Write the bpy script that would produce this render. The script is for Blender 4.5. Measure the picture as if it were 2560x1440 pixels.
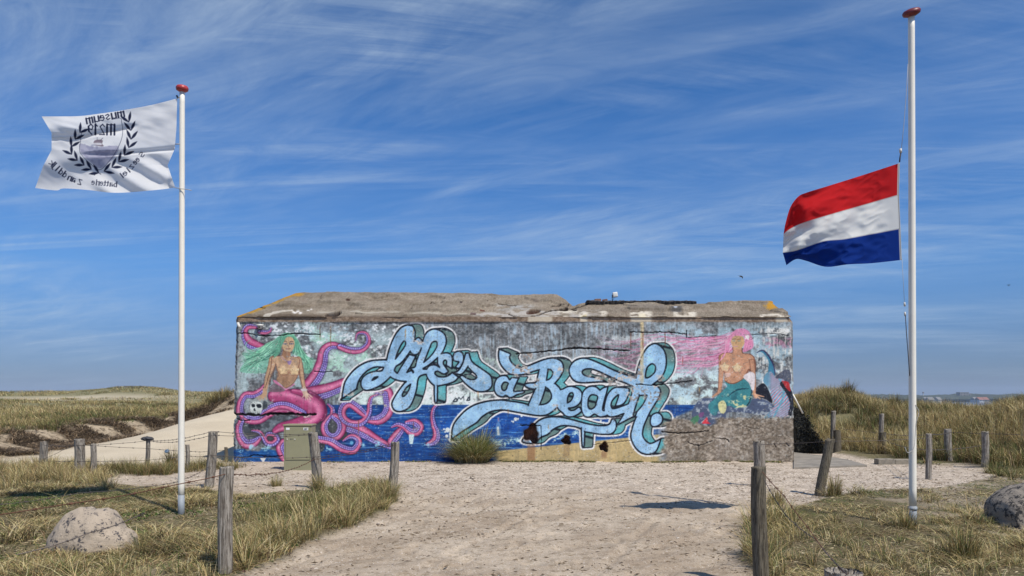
import bpy, bmesh, math, random
import numpy as np
from mathutils import Vector, Matrix
R = math.radians
for o in list(bpy.data.objects): bpy.data.objects.remove(o)
scene = bpy.context.scene
# ================================================================ camera, world, sun, exposure
FPX, HOR, CAMH = 1828., 985., 1.6        # focal length in photo pixels, horizon row, eye height (m)
cam = bpy.data.cameras.new('camera'); camo = bpy.data.objects.new('camera', cam)
scene.collection.objects.link(camo); scene.camera = camo
camo.location = (0, 0, CAMH); camo.rotation_euler = (R(90), 0, 0)
cam.sensor_width = 36; cam.lens = 36*FPX/2560; cam.shift_y = (HOR-720)/2560
cam.clip_start = .05; cam.clip_end = 9000
scene.render.resolution_x = 1024; scene.render.resolution_y = 576
scene.view_settings.view_transform = 'Standard'; scene.view_settings.look = 'None'
scene.view_settings.exposure = 0.0; scene.view_settings.gamma = 1
SUN_EL = R(56); SUN_AZ = math.atan2(-.74, .67)     # direction to the sun: front right of the wall
world = bpy.data.worlds.new('World'); scene.world = world; world.use_nodes = True
wn = world.node_tree; wn.nodes.clear()
def N(t, typ, loc=None, **kw):
    n = t.nodes.new(typ)
    for k, v in kw.items():
        if k.startswith('i_'): n.inputs[k[2:].replace('_', ' ')].default_value = v
        else: setattr(n, k, v)
    return n
def mathn(t, op, a, b=None, c=None, clamp=False):
    n = t.nodes.new('ShaderNodeMath'); n.operation = op; n.use_clamp = clamp
    for i, v in enumerate((a, b, c)):
        if v is None: continue
        if hasattr(v, 'is_linked') or hasattr(v, 'links'): t.links.new(v, n.inputs[i])
        else: n.inputs[i].default_value = v
    return n.outputs[0]
def mixc(t, fac, a, b, mode='MIX'):
    n = t.nodes.new('ShaderNodeMix'); n.data_type = 'RGBA'; n.blend_type = mode; n.clamp_result = False
    for i, v in ((0, fac), (6, a), (7, b)):
        if hasattr(v, 'links'): t.links.new(v, n.inputs[i])
        else: n.inputs[i].default_value = v if i == 0 else (tuple(v)+(1,) if len(v) == 3 else v)
    return n.outputs[2]
def ramp(t, fac, stops):
    n = t.nodes.new('ShaderNodeValToRGB'); t.links.new(fac, n.inputs[0]); e = n.color_ramp.elements
    while len(e) < len(stops): e.new(.5)
    for el, (p, c) in zip(e, stops): el.position = p; el.color = (c, c, c, 1) if not isinstance(c, tuple) else tuple(c)+(1,)
    return n.outputs[0]
sky = N(wn, 'ShaderNodeTexSky'); sky.sky_type = 'NISHITA'; sky.sun_disc = False
sky.sun_elevation = SUN_EL; sky.sun_rotation = math.pi/2-SUN_AZ; sky.air_density = 1.0; sky.dust_density = .35; sky.ozone_density = 2.4
tc = N(wn, 'ShaderNodeTexCoord'); sep = N(wn, 'ShaderNodeSeparateXYZ'); wn.links.new(tc.outputs['Generated'], sep.inputs[0])
zz = mathn(wn, 'MAXIMUM', sep.outputs[2], 0.0); zd = mathn(wn, 'ADD', zz, .09)
px_ = mathn(wn, 'DIVIDE', sep.outputs[0], zd); py_ = mathn(wn, 'DIVIDE', sep.outputs[1], zd)
cmb = N(wn, 'ShaderNodeCombineXYZ'); wn.links.new(px_, cmb.inputs[0]); wn.links.new(py_, cmb.inputs[1])
def cloudnoise(rot, sc, loc, scale, detail, rough, dist):
    m = N(wn, 'ShaderNodeMapping'); wn.links.new(cmb.outputs[0], m.inputs[0]); m.vector_type = 'TEXTURE'
    m.inputs['Rotation'].default_value = (0, 0, rot); m.inputs['Scale'].default_value = sc; m.inputs['Location'].default_value = loc
    n = N(wn, 'ShaderNodeTexNoise'); wn.links.new(m.outputs[0], n.inputs['Vector'])
    n.inputs['Scale'].default_value = scale; n.inputs['Detail'].default_value = detail; n.inputs['Roughness'].default_value = rough; n.inputs['Distortion'].default_value = dist
    return n.outputs[0]
wisp = ramp(wn, cloudnoise(R(-28), (2.6, .75, 1), (3, 1, 0), 1.0, 9, .62, 1.6), [(.40, 0.), (.72, 1.)])
fine = ramp(wn, cloudnoise(R(-30), (1.5, .55, 1), (5, 2, 0), 2.2, 9, .66, 1.9), [(.30, .3), (.68, 1.)])
wisp2 = ramp(wn, cloudnoise(R(8), (3.4, .9, 1), (9, 4, 0), 1.5, 9, .66, 1.1), [(.44, 0.), (.72, 1.)])
cover = ramp(wn, cloudnoise(R(-20), (1.8, 1.1, 1), (1.7, 7.2, 0), .6, 4, .55, .5), [(.40, 0.05), (.62, 1.)])
cl = mathn(wn, 'MULTIPLY', mathn(wn, 'MULTIPLY', mathn(wn, 'MAXIMUM', wisp, wisp2), fine), cover)
hz = ramp(wn, zz, [(0., .25), (.06, .7), (.16, 1.)])
clf = mathn(wn, 'MULTIPLY', mathn(wn, 'MULTIPLY', cl, hz), .86)
tint = ramp(wn, zz, [(0., (.31, .42, .76)), (.06, (.33, .48, .84)), (.16, (.41, .72, 1.13)), (.32, (.34, .75, 1.22)), (.5, (.36, .74, 1.12))])
skyc = mixc(wn, 1., sky.outputs[0], tint, 'MULTIPLY')
streak = ramp(wn, cloudnoise(R(-4), (5.5, .5, 1), (2.2, 5.6, 0), 1.3, 9, .62, .8), [(.47, 0.), (.66, 1.)])
sband = ramp(wn, zz, [(.10, 0.), (.17, .42), (.28, .42), (.36, 0.)])
clf = mathn(wn, 'MAXIMUM', clf, mathn(wn, 'MULTIPLY', mathn(wn, 'MULTIPLY', streak, fine), sband))
skyc = mixc(wn, clf, skyc, (5.5, 6.7, 8.0))
bg = N(wn, 'ShaderNodeBackground'); wn.links.new(skyc, bg.inputs[0]); bg.inputs[1].default_value = .1
wo = N(wn, 'ShaderNodeOutputWorld'); wn.links.new(bg.outputs[0], wo.inputs[0])
sun = bpy.data.lights.new('sun', 'SUN'); suno = bpy.data.objects.new('sun', sun); scene.collection.objects.link(suno)
sun.energy = 4.7; sun.angle = R(.5); sun.color = (1, .935, .835)
sd = Vector((math.cos(SUN_EL)*math.cos(SUN_AZ), math.cos(SUN_EL)*math.sin(SUN_AZ), math.sin(SUN_EL)))
suno.rotation_euler = sd.to_track_quat('Z', 'Y').to_euler(); suno.location = sd*60
def at(px, py, Y):                        # a point seen at pixel (px,py) standing Y metres away
    return ((px-1280)/FPX*Y, Y, CAMH-(py-HOR)/FPX*Y)
# ================================================================ helpers
LINK = scene.collection.objects.link
def lin(c):
    c = np.asarray(c, np.float64)/255.
    return np.where(c <= .04045, c/12.92, ((c+.055)/1.055)**2.4)
def tag(o, label=None, cat=None, group=None, kind=None):
    if label: o['label'] = label
    if cat: o['category'] = cat
    if group: o['group'] = group
    if kind: o['kind'] = kind
    return o
def empty(name, loc=(0, 0, 0), rz=0):
    o = bpy.data.objects.new(name, None); LINK(o); o.location = loc; o.rotation_euler = (0, 0, rz); o.empty_display_size = .2; return o
def mesh_np(name, V, F, mat, parent=None, col=None, smooth=True, attrs=None):
    """V (n,3); F list of int arrays, each (k, corners)"""
    me = bpy.data.meshes.new(name); V = np.asarray(V, np.float32)
    if isinstance(F, np.ndarray): F = [F]
    F = [np.asarray(f, np.int32) for f in F if len(f)]
    nl = sum(f.size for f in F); nf = sum(len(f) for f in F)
    me.vertices.add(len(V)); me.vertices.foreach_set('co', V.ravel())
    me.loops.add(nl); me.loops.foreach_set('vertex_index', np.concatenate([f.ravel() for f in F]))
    me.polygons.add(nf)
    tot = np.concatenate([np.full(len(f), f.shape[1], np.int32) for f in F]); st = np.concatenate([[0], np.cumsum(tot)[:-1]]).astype(np.int32)
    me.polygons.foreach_set('loop_start', st)
    me.polygons.foreach_set('use_smooth', np.full(nf, smooth, bool))
    me.update(calc_edges=True)
    if col is not None:
        a = me.color_attributes.new('Col', 'FLOAT_COLOR', 'POINT'); c = np.ones((len(V), 4), np.float32); c[:, :3] = col; a.data.foreach_set('color', c.ravel())
    for k, v in (attrs or {}).items():
        a = me.attributes.new(k, 'FLOAT', 'POINT'); a.data.foreach_set('value', np.asarray(v, np.float32).ravel())
    if mat: me.materials.append(mat)
    o = bpy.data.objects.new(name, me); LINK(o)
    if parent: o.parent = parent
    return o
def bm_obj(name, bm, mat, parent=None, smooth=False):
    me = bpy.data.meshes.new(name); bm.normal_update(); bm.to_mesh(me); bm.free()
    if smooth:
        for p in me.polygons: p.use_smooth = True
    if mat: me.materials.append(mat)
    o = bpy.data.objects.new(name, me); LINK(o)
    if parent: o.parent = parent
    return o
def gridfaces(nx, ny, off=0):
    i = np.arange((ny-1)*(nx-1)); r = i//(nx-1); c = i % (nx-1); a = r*nx+c+off
    return np.stack([a, a+1, a+nx+1, a+nx], 1)
def box(bm, x0, x1, y0, y1, z0, z1, bev=0, M=None):
    r = bmesh.ops.create_cube(bm, size=1); vs = r['verts']
    for v in vs: v.co = Vector(((x0+x1)/2+v.co.x*(x1-x0), (y0+y1)/2+v.co.y*(y1-y0), (z0+z1)/2+v.co.z*(z1-z0)))
    if bev:
        es = list({e for v in vs for e in v.link_edges}); rr = bmesh.ops.bevel(bm, geom=es, offset=bev, segments=2, affect='EDGES', profile=.6); vs = list({v for f in rr['faces'] for v in f.verts}|set(v for v in vs if v.is_valid))
    if M: bmesh.ops.transform(bm, matrix=M, verts=[v for v in vs if v.is_valid])
def tube(P, rad, n=8, caps=True):
    """numpy tube along points; rad scalar or list. returns V, [F4, Fcaps]"""
    P = np.asarray(P, float); k = len(P); rad = np.broadcast_to(np.asarray(rad, float), (k,))
    T = np.gradient(P, axis=0); T /= np.linalg.norm(T, axis=1)[:, None]+1e-9
    ref = np.array([0, 0, 1.]) if abs(T[0][2]) < .9 else np.array([1., 0, 0])
    V = []
    for i in range(k):
        a = np.cross(T[i], ref); a /= np.linalg.norm(a)+1e-9; b = np.cross(T[i], a)
        th = np.arange(n)*2*np.pi/n
        V.append(P[i]+rad[i]*(np.cos(th)[:, None]*a+np.sin(th)[:, None]*b))
    V = np.concatenate(V); q = []
    for i in range(k-1):
        for j in range(n): q.append((i*n+j, i*n+(j+1) % n, (i+1)*n+(j+1) % n, (i+1)*n+j))
    F = [np.array(q)]
    if caps: F.append(np.array([list(range(n))[::-1], list(range((k-1)*n, k*n))]))
    return V, F
class MB:                                     # gathers tubes and the like into one mesh
    def __init__(s): s.V = []; s.F = {}; s.n = 0
    def add(s, V, F):
        for f in (F if isinstance(F, list) else [F]):
            s.F.setdefault(f.shape[1], []).append(f+s.n)
        s.V.append(V); s.n += len(V)
    def build(s, name, mat, parent=None, smooth=True, col=None):
        return mesh_np(name, np.concatenate(s.V), [np.concatenate(f) for f in s.F.values()], mat, parent, smooth=smooth, col=col)
# ---- materials
def newmat(name):
    m = bpy.data.materials.new(name); m.use_nodes = True; t = m.node_tree; b = t.nodes['Principled BSDF']; return m, t, b
def simple(name, c, rough=.6, metal=0., bump=0., bscale=40., var=.0, vscale=6., spec=.5):
    m, t, b = newmat(name); b.inputs['Roughness'].default_value = rough; b.inputs['Metallic'].default_value = metal; b.inputs['Specular IOR Level'].default_value = spec
    tcn = N(t, 'ShaderNodeTexCoord')
    if var:
        n = N(t, 'ShaderNodeTexNoise'); n.inputs['Scale'].default_value = vscale; n.inputs['Detail'].default_value = 8; n.inputs['Roughness'].default_value = .65; t.links.new(tcn.outputs['Object'], n.inputs['Vector'])
        f = ramp(t, n.outputs[0], [(.3, 0.), (.7, 1.)])
        t.links.new(mixc(t, f, tuple(x*(1-var) for x in c), tuple(min(1, x*(1+var)) for x in c)), b.inputs['Base Color'])
    else: b.inputs['Base Color'].default_value = tuple(c)+(1,)
    if bump:
        n = N(t, 'ShaderNodeTexNoise'); n.inputs['Scale'].default_value = bscale; n.inputs['Detail'].default_value = 6; t.links.new(tcn.outputs['Object'], n.inputs['Vector'])
        bp = N(t, 'ShaderNodeBump'); bp.inputs['Strength'].default_value = bump; bp.inputs['Distance'].default_value = .02; t.links.new(n.outputs[0], bp.inputs['Height']); t.links.new(bp.outputs[0], b.inputs['Normal'])
    return m
def painted(name, rough=.85, bump=.0, bscale=60., spec=.25, trans=0.):
    m, t, b = newmat(name); a = N(t, 'ShaderNodeAttribute'); a.attribute_name = 'Col'
    t.links.new(a.outputs['Color'], b.inputs['Base Color']); b.inputs['Roughness'].default_value = rough; b.inputs['Specular IOR Level'].default_value = spec
    if bump:
        tcn = N(t, 'ShaderNodeTexCoord'); n = N(t, 'ShaderNodeTexNoise'); n.inputs['Scale'].default_value = bscale; n.inputs['Detail'].default_value = 7; n.inputs['Roughness'].default_value = .7; t.links.new(tcn.outputs['Object'], n.inputs['Vector'])
        bp = N(t, 'ShaderNodeBump'); bp.inputs['Strength'].default_value = bump; bp.inputs['Distance'].default_value = .03; t.links.new(n.outputs[0], bp.inputs['Height']); t.links.new(bp.outputs[0], b.inputs['Normal'])
    if trans:
        tr = N(t, 'ShaderNodeBsdfTranslucent'); t.links.new(a.outputs['Color'], tr.inputs[0]); mx = N(t, 'ShaderNodeMixShader'); mx.inputs[0].default_value = trans
        t.links.new(b.outputs[0], mx.inputs[1]); t.links.new(tr.outputs[0], mx.inputs[2]); t.links.new(mx.outputs[0], t.nodes['Material Output'].inputs[0])
    return m
# smooth lattice noise for geometry
class Lat:
    def __init__(s, seed, n=256): s.g = np.random.RandomState(seed).rand(n, n).astype(np.float32); s.n = n
    def __call__(s, x, y):
        x = np.asarray(x, float); y = np.asarray(y, float)
        xi = np.floor(x).astype(int); yi = np.floor(y).astype(int); fx = x-xi; fy = y-yi; fx = fx*fx*(3-2*fx); fy = fy*fy*(3-2*fy); n = s.n
        g = s.g; a = g[yi % n, xi % n]; b = g[yi % n, (xi+1) % n]; c = g[(yi+1) % n, xi % n]; d = g[(yi+1) % n, (xi+1) % n]
        return (a*(1-fx)+b*fx)*(1-fy)+(c*(1-fx)+d*fx)*fy
LN = [Lat(i) for i in range(12)]
def fb(x, y, s, k=0, o=4, g=.5):
    t = 0; a = 1; w = 0
    for i in range(o): t = t+a*LN[(k+i) % 12](x/s+17.3*i, y/s+9.1*i); w += a; a *= g; s = s/2.03
    return t/w
def ss(a, b, x):
    t = np.clip((x-a)/(b-a), 0, 1); return t*t*(3-2*t)
# ================================================================ terrain
def polydist(x, y, P):
    """signed distance to a polyline, + on the left of travel"""
    D = np.full(np.shape(x), 1e9); S = np.ones(np.shape(x))
    for (ax, ay), (bx, by) in zip(P[:-1], P[1:]):
        dx, dy = bx-ax, by-ay; t = np.clip(((x-ax)*dx+(y-ay)*dy)/(dx*dx+dy*dy), 0, 1)
        ex = x-ax-t*dx; ey = y-ay-t*dy; d = np.hypot(ex, ey); s = np.sign(dx*(y-ay)-dy*(x-ax)); m = d < D
        D = np.where(m, d, D); S = np.where(m, s, S)
    return D*S
BANK = [(-13.6, -60), (-13.4, 14), (-13.1, 19), (-14.0, 22.5), (-13.4, 26.4), (-12.4, 28.6), (-9.5, 30.6), (0, 33), (8, 36), (9, 60)]
FOOT = [(30, -60), (13, 2), (10.6, 13.5), (10.3, 15.8), (10.2, 17.2), (9.75, 18.4), (9.3, 20.6), (7.6, 21.2), (6.6, 23.5), (6.4, 36), (8, 60)]
def gz(x, y):
    x = np.asarray(x, float); y = np.asarray(y, float)
    dL = polydist(x, y, BANK)+.9*(fb(x, y, 1.6, 2)-.5)         # + on the dune (left of travel)
    rise = 1.05*ss(19.5, 29.5, y)*ss(-14.2, -10.8, x)*(1-ss(2, 6, x))
    sand = .03*(fb(x, y, 2.5, 1)-.5)+rise-.05*ss(15, 19, y)*(1-ss(-8, -6, x))
    zy = np.interp(y, [-20, 10, 15, 20, 30, 45, 57, 69, 77, 84, 110, 160, 400], [0, .05, .15, .36, .66, .85, .92, 1.62, 1.74, 1.6, .2, -5, -8])
    ang = x/np.maximum(y, 5)
    zy = zy+.66*np.exp(-((ang+.515)/.062)**2)*ss(60, 76, y)*(1-ss(80, 110, y))
    crest = 1.25*np.exp(-((x+10.6)/2.6)**2-((y-32)/2.2)**2)
    dune = np.maximum(zy, sand)+crest+.55*(fb(x, y, 7, 3)-.5)*ss(0, 6, dL)*(.4+.6*ss(20, 50, y))+.16*(fb(x, y, 1.5, 5)-.5)
    wl = ss(-.3, 1.5, dL)
    zl = sand*(1-wl)+np.maximum(dune, sand+.15)*wl
    dR = -polydist(x, y, FOOT)+.8*(fb(x, y, 2.2, 4)-.5)          # + on the right-hand dune
    rb = .02*(fb(x, y, 2, 6)-.5)
    top = np.interp(x/np.maximum(y, 4), [.36, .42, .46, .50, .56, .64, .70, .8], [1.50, 1.52, 1.42, 1.06, .95, .86, 1.16, 1.3])
    ridge = ss(0, 6.5, dR)*(1-ss(8.5, 24, dR))
    zr = top*ridge+.5*(fb(x, y, 2.4, 7)-.5)*ss(.3, 3, dR)*ridge-8*ss(9, 60, dR)
    z = np.where(x < 1, zl, zr*ss(-.2, .5, dR)+(sand*(1-ss(2, 6, x))+rb)*(1-ss(-.2, .5, dR)))
    z = z-8*ss(60, 160, y)*np.where(x < 1, 0, 1)*0
    far = ss(90, 170, np.hypot(x, y)); z = z*(1-far)-8*far
    # tyre-churned sand in the entrance
    pth = pathmask(x, y)
    a = .62; u = x*math.cos(a)+y*math.sin(a); v = -x*math.sin(a)+y*math.cos(a)
    z = z+pth*(.042*(fb(x, y, .5, 8, 5, .55)-.5)+.055*(fb(v, u*.12, .26, 9, 3)-.5)*(1-ss(12, 16, y))-.035)-ruts(x, y)*pth+(1-pth)*.05*(fb(x, y, .6, 3, 3)-.5)*(1-far)
    return z
RUTS = [[(560, 1470), (760, 1392), (930, 1330), (1080, 1290), (1190, 1240), (1240, 1200)], [(700, 1470), (880, 1400), (1040, 1335), (1160, 1290), (1260, 1235), (1300, 1200)], [(930, 1470), (1090, 1400), (1230, 1330), (1330, 1275), (1400, 1245)], [(1040, 1470), (1190, 1395), (1320, 1320), (1430, 1262)],
        [(1440, 1460), (1530, 1400), (1590, 1330), (1640, 1290)], [(1520, 1470), (1650, 1390), (1760, 1300)], [(600, 1410), (800, 1350), (1000, 1290), (1120, 1225), (1090, 1205), (1010, 1230)]]
def ruts(x, y):
    m = (np.abs(x) < 7) & (y > 5) & (y < 14.5); out = np.zeros(np.shape(x))
    if m.any():
        for i, r_ in enumerate(RUTS):
            P_ = [gpt(*p) for p in r_]; d = np.abs(polydist(x[m], y[m], P_)+.10*(fb(x[m], y[m], .7, i, 3)-.5)); w = .05
            out[m] += (.020*np.exp(-(d/w)**2)-.009*np.exp(-((d-.10)/.05)**2))*ss(.3, .65, fb(x[m], y[m], 1.4, i+3, 2))
    return out
def gpt(px, py): return ((px-1280)/(py-HOR)*CAMH, CAMH*FPX/(py-HOR))
def inside(x, y, poly):
    c = np.zeros(np.shape(x), bool); n = len(poly)
    for i in range(n):
        x1, y1 = poly[i]; x2, y2 = poly[(i+1) % n]
        if y1 == y2: continue
        c ^= ((y1 > y) != (y2 > y)) & (x < (x2-x1)*(y-y1)/(y2-y1)+x1)
    return c
# the bare sand and gravel yard in front of the bunker, from the photograph's ground points
YARD = [(-1.1, -4), gpt(560, 1450), gpt(640, 1408), gpt(720, 1385), gpt(800, 1345), gpt(880, 1312), gpt(950, 1280), gpt(992, 1245), gpt(985, 1205), gpt(900, 1208), gpt(800, 1222), gpt(700, 1228), gpt(620, 1238),
        gpt(520, 1222), gpt(430, 1218), gpt(300, 1210), gpt(265, 1195), gpt(330, 1180), gpt(500, 1172), gpt(570, 1166), (-7.4, 16.5), (-7.3, 30), (7.3, 30), (7.4, 21.0), gpt(2080, 1127), gpt(2150, 1142), gpt(2300, 1160), gpt(2420, 1160), gpt(2530, 1178), gpt(2480, 1196), gpt(2330, 1218), gpt(2230, 1222),
        gpt(2080, 1238), gpt(1990, 1262), gpt(1935, 1285), gpt(1880, 1300), gpt(1850, 1345), gpt(1870, 1400), gpt(1886, 1450), (2.2, -4)]
YX = np.array(YARD+YARD[:1])
def pathmask(x, y):
    x = np.asarray(x, float); y = np.asarray(y, float); m = (np.abs(x) < 16) & (y > -5) & (y < 32)
    out = np.zeros(x.shape)
    if m.any():
        xx, yy = x[m], y[m]; d = np.abs(polydist(xx, yy, [tuple(p) for p in YX])); i = inside(xx, yy, YARD)
        sdd = np.where(i, d, -d)+.34*(fb(xx, yy, .8, 10, 3)-.5)*ss(0, .2, .6+0*xx)
        out[m] = ss(-.10, .10, sdd)
    return out
def gaxis(a, b, fine, far):
    c = list(np.arange(a, b+1e-6, fine)); s = fine; hi = []; v = b
    while v < far: s *= 1.12; v += s; hi.append(v)
    s = fine; lo = []; v = a
    while v > -far: s *= 1.12; v -= s; lo.append(v)
    return np.array(lo[::-1]+c+hi)
gx = gaxis(-8.5, 8.5, .035, 4200); gy = gaxis(4.4, 18.0, .04, 4200)
GX, GY = np.meshgrid(gx, gy); GZ = gz(GX, GY); PM = pathmask(GX, GY)
dLg = polydist(GX, GY, BANK)+.9*(fb(GX, GY, 1.6, 2)-.5)
dRg = -polydist(GX, GY, FOOT)+.8*(fb(GX, GY, 2.2, 4)-.5)
def zones(x, y):
    """0..1: how much bare sand shows (the rest is turf litter)"""
    x = np.asarray(x, float); y = np.asarray(y, float)
    dL = polydist(x, y, BANK)+.9*(fb(x, y, 1.6, 2)-.5); dR = -polydist(x, y, FOOT)+.8*(fb(x, y, 2.2, 4)-.5)
    pm = pathmask(x, y)
    hollow = ss(15.6, 17.2, y+.5*(fb(x, y, 1.2, 1)-.5))*(1-ss(1.2, 1.5, dL))*(x < -6.4)      # pale sand hollow behind the left fence
    strip = ss(59.5, 61.5, y+4*(fb(x, y, 8, 2)-.5))*(1-ss(65, 66.5, y+4*(fb(x, y, 8, 3)-.5)))*(1-ss(-.52, -.45, x/np.maximum(y, 1)))*(x < 0)*(dL > 1)
    rightsand = .55*ss(.0, .35, fb(x, y, 1.3, 5)-.3)*(x > 5.5)*(dR < .2)*(y < 17)
    behind = (y > 26.8)*(np.abs(x) < 9)*1.
    return np.clip(np.maximum.reduce([pm, hollow, strip, rightsand, behind]), 0, 1), dL, dR, pm, hollow
Zs, dLg, dRg, PMg, HOLg = zones(GX, GY)
rootm = ss(-.6, .1, dLg+1.2*(fb(GX, GY, .9, 7)-.5))*(1-ss(0, .9, dLg-1.3-2.6*ss(-13.3, -10.8, GX)+1.2*(fb(GX, GY, .7, 2)-.5)))*(GX < 1)*(GY > 14)
def ground_material():
    m, t, b = newmat('sand_and_turf'); b.inputs['Roughness'].default_value = .95; b.inputs['Specular IOR Level'].default_value = .1
    g = N(t, 'ShaderNodeNewGeometry'); P = g.outputs['Position']
    def no(scale, det=6, ro=.6, vec=P):
        n = N(t, 'ShaderNodeTexNoise'); n.inputs['Scale'].default_value = scale; n.inputs['Detail'].default_value = det; n.inputs['Roughness'].default_value = ro; t.links.new(vec, n.inputs['Vector']); return n.outputs[0]
    def at_(nm): a = N(t, 'ShaderNodeAttribute'); a.attribute_name = nm; return a.outputs['Fac']
    # churned sand
    s1 = mixc(t, ramp(t, no(.9, 7, .65), [(.40, 0.), (.60, 1.)]), (.35, .275, .20), (.49, .405, .31))
    s1 = mixc(t, ramp(t, no(9, 8, .7), [(.50, 0.), (.66, .85)]), s1, (.225, .175, .12))
    s1 = mixc(t, ramp(t, no(42, 4, .8), [(.57, 0.), (.64, .9)]), s1, (.11, .085, .06))
    s1 = mixc(t, ramp(t, no(65, 2, .6), [(.62, 0.), (.70, .9)]), s1, (.72, .68, .62))
    # shell gravel nearer the wall
    v = N(t, 'ShaderNodeTexVoronoi'); v.inputs['Scale'].default_value = 34; t.links.new(P, v.inputs['Vector'])
    gr = mixc(t, ramp(t, v.outputs['Color'], [(.15, 0.), (.75, 1.)]), (.31, .245, .185), (.62, .535, .44))
    gr = mixc(t, ramp(t, no(2.2, 6, .7), [(.48, 0.), (.68, .8)]), gr, (.25, .20, .15))
    gr = mixc(t, ramp(t, no(26, 4, .8), [(.58, 0.), (.66, .85)]), gr, (.10, .08, .06))
    grv = at_('gravel'); sandc = mixc(t, grv, s1, gr)
    pale = mixc(t, ramp(t, no(.8, 6, .6), [(.3, 0.), (.7, 1.)]), (.50, .425, .315), (.58, .50, .375))
    sandc = mixc(t, at_('hollow'), sandc, pale)
    # turf litter: moss, dead straw, soil
    l1 = mixc(t, ramp(t, no(14, 8, .7), [(.3, 0.), (.72, 1.)]), (.038, .034, .018), (.19, .15, .08))
    l1 = mixc(t, ramp(t, no(2.4, 6, .7), [(.5, 0.), (.66, .8)]), l1, (.05, .075, .02))
    l1 = mixc(t, ramp(t, no(1.3, 5, .6), [(.55, 0.), (.7, .75)]), l1, (.33, .27, .19))
    l1 = mixc(t, ramp(t, no(34, 5, .8), [(.54, 0.), (.60, .85)]), l1, (.33, .26, .145)); l1 = mixc(t, ramp(t, no(52, 4, .8), [(.55, 0.), (.62, .9)]), l1, (.018, .016, .010)); l1 = mixc(t, ramp(t, no(80, 3, .8), [(.60, 0.), (.66, .8)]), l1, (.46, .38, .24))
    far = mixc(t, ramp(t, no(.06, 8, .7), [(.35, 0.), (.65, 1.)]), (.17, .165, .085), (.25, .22, .125))
    l1 = mixc(t, at_('far'), l1, far)
    c = mixc(t, at_('sand'), l1, sandc)
    rt = mixc(t, ramp(t, no(5, 9, .75), [(.40, 0.), (.52, 1.)]), (.12, .09, .058), (.42, .34, .24))
    c = mixc(t, at_('roots'), c, rt)
    t.links.new(c, b.inputs['Base Color'])
    bp = N(t, 'ShaderNodeBump'); bp.inputs['Strength'].default_value = .6; bp.inputs['Distance'].default_value = .035
    h = mathn(t, 'ADD', mathn(t, 'MULTIPLY', no(22, 7, .75), .7), mathn(t, 'MULTIPLY', no(70, 4, .7), .5)); t.links.new(h, bp.inputs['Height']); t.links.new(bp.outputs[0], b.inputs['Normal'])
    return m
# footprints trodden into the yard
frn = np.random.RandomState(77)
for i_ in range(340):
    fy = 4.8+9.5*frn.rand()**1.2; fx = (frn.rand()*2-1)*.62*fy
    if float(pathmask(np.array([fx]), np.array([fy]))[0]) < .9: continue
    ix = slice(*np.searchsorted(gx, [fx-.3, fx+.3])); iy = slice(*np.searchsorted(gy, [fy-.3, fy+.3])); A_ = frn.rand()*6.28 if frn.rand() < .4 else 1.2+.5*frn.normal()
    dx_ = GX[iy, ix]-fx; dy_ = GY[iy, ix]-fy; u_ = dx_*math.cos(A_)+dy_*math.sin(A_); v_ = -dx_*math.sin(A_)+dy_*math.cos(A_); r_ = np.hypot(u_/.14, v_/.065)
    GZ[iy, ix] += -.022*np.exp(-r_**4)+.010*np.exp(-((r_-1.45)/.35)**2)
ground = mesh_np('ground', np.stack([GX.ravel(), GY.ravel(), GZ.ravel()], 1), gridfaces(len(gx), len(gy)), ground_material(),
    attrs={'sand': Zs, 'hollow': np.maximum(HOLg, ((GY > 50) & (GX < 0))*1.), 'gravel': ss(10.5, 13.5, GY+2*(fb(GX, GY, 1.5, 2)-.5)+.25*GX)*(1-.3*ss(0, 1, -GX-3)), 'roots': rootm, 'far': ss(14, 30, GY)})
tag(ground, kind='structure')
def ghit(px, py, y0=4.5, y1=140):
    """where the line of sight through a photo pixel meets the ground"""
    Y = np.geomspace(y0, y1, 1500); X = (px-1280)/FPX*Y; Z = CAMH-(py-HOR)/FPX*Y; g = gz(X, Y)
    i = np.argmax(g >= Z)
    if g[i] < Z[i]: i = len(Y)-1
    return float(X[i]), float(Y[i]), float(g[i])
# far plain behind the right-hand dune: tidal water and a sand spit
M_water = simple('water', (.10, .15, .22), .12)
w_ = mesh_np('water', np.array([(250, 640, -7.9), (700, 640, -7.9), (820, 900, -7.9), (300, 900, -7.9)]), np.array([[0, 1, 2, 3]]), M_water); tag(w_, kind='structure')
w_ = mesh_np('sand_spit', np.array([(250, 560, -7.85), (560, 560, -7.85), (640, 600, -7.85), (700, 637, -7.85), (250, 637, -7.85)]), np.array([[0, 1, 2, 3, 4]]), simple('spit_sand', (.42, .35, .27), .9, var=.2, vscale=.02)); tag(w_, kind='structure')
# ---------------------------------------------------------------- mural painter (numpy only)
import numpy as np
SS = 2                                     # supersampling
MX0, MY0, MX1, MY1 = 572, 776, 1996, 1184   # mural canvas, in units of ~1 cm on the wall
MW, MH = (MX1-MX0)*SS, (MY1-MY0)*SS
YY, XX = np.mgrid[0:MH, 0:MW].astype(np.float32)
XX = XX/SS + MX0 + .25; YY = YY/SS + MY0 + .25
CV = np.zeros((MH, MW, 3), np.float32)
prng = np.random.RandomState(7)

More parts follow.
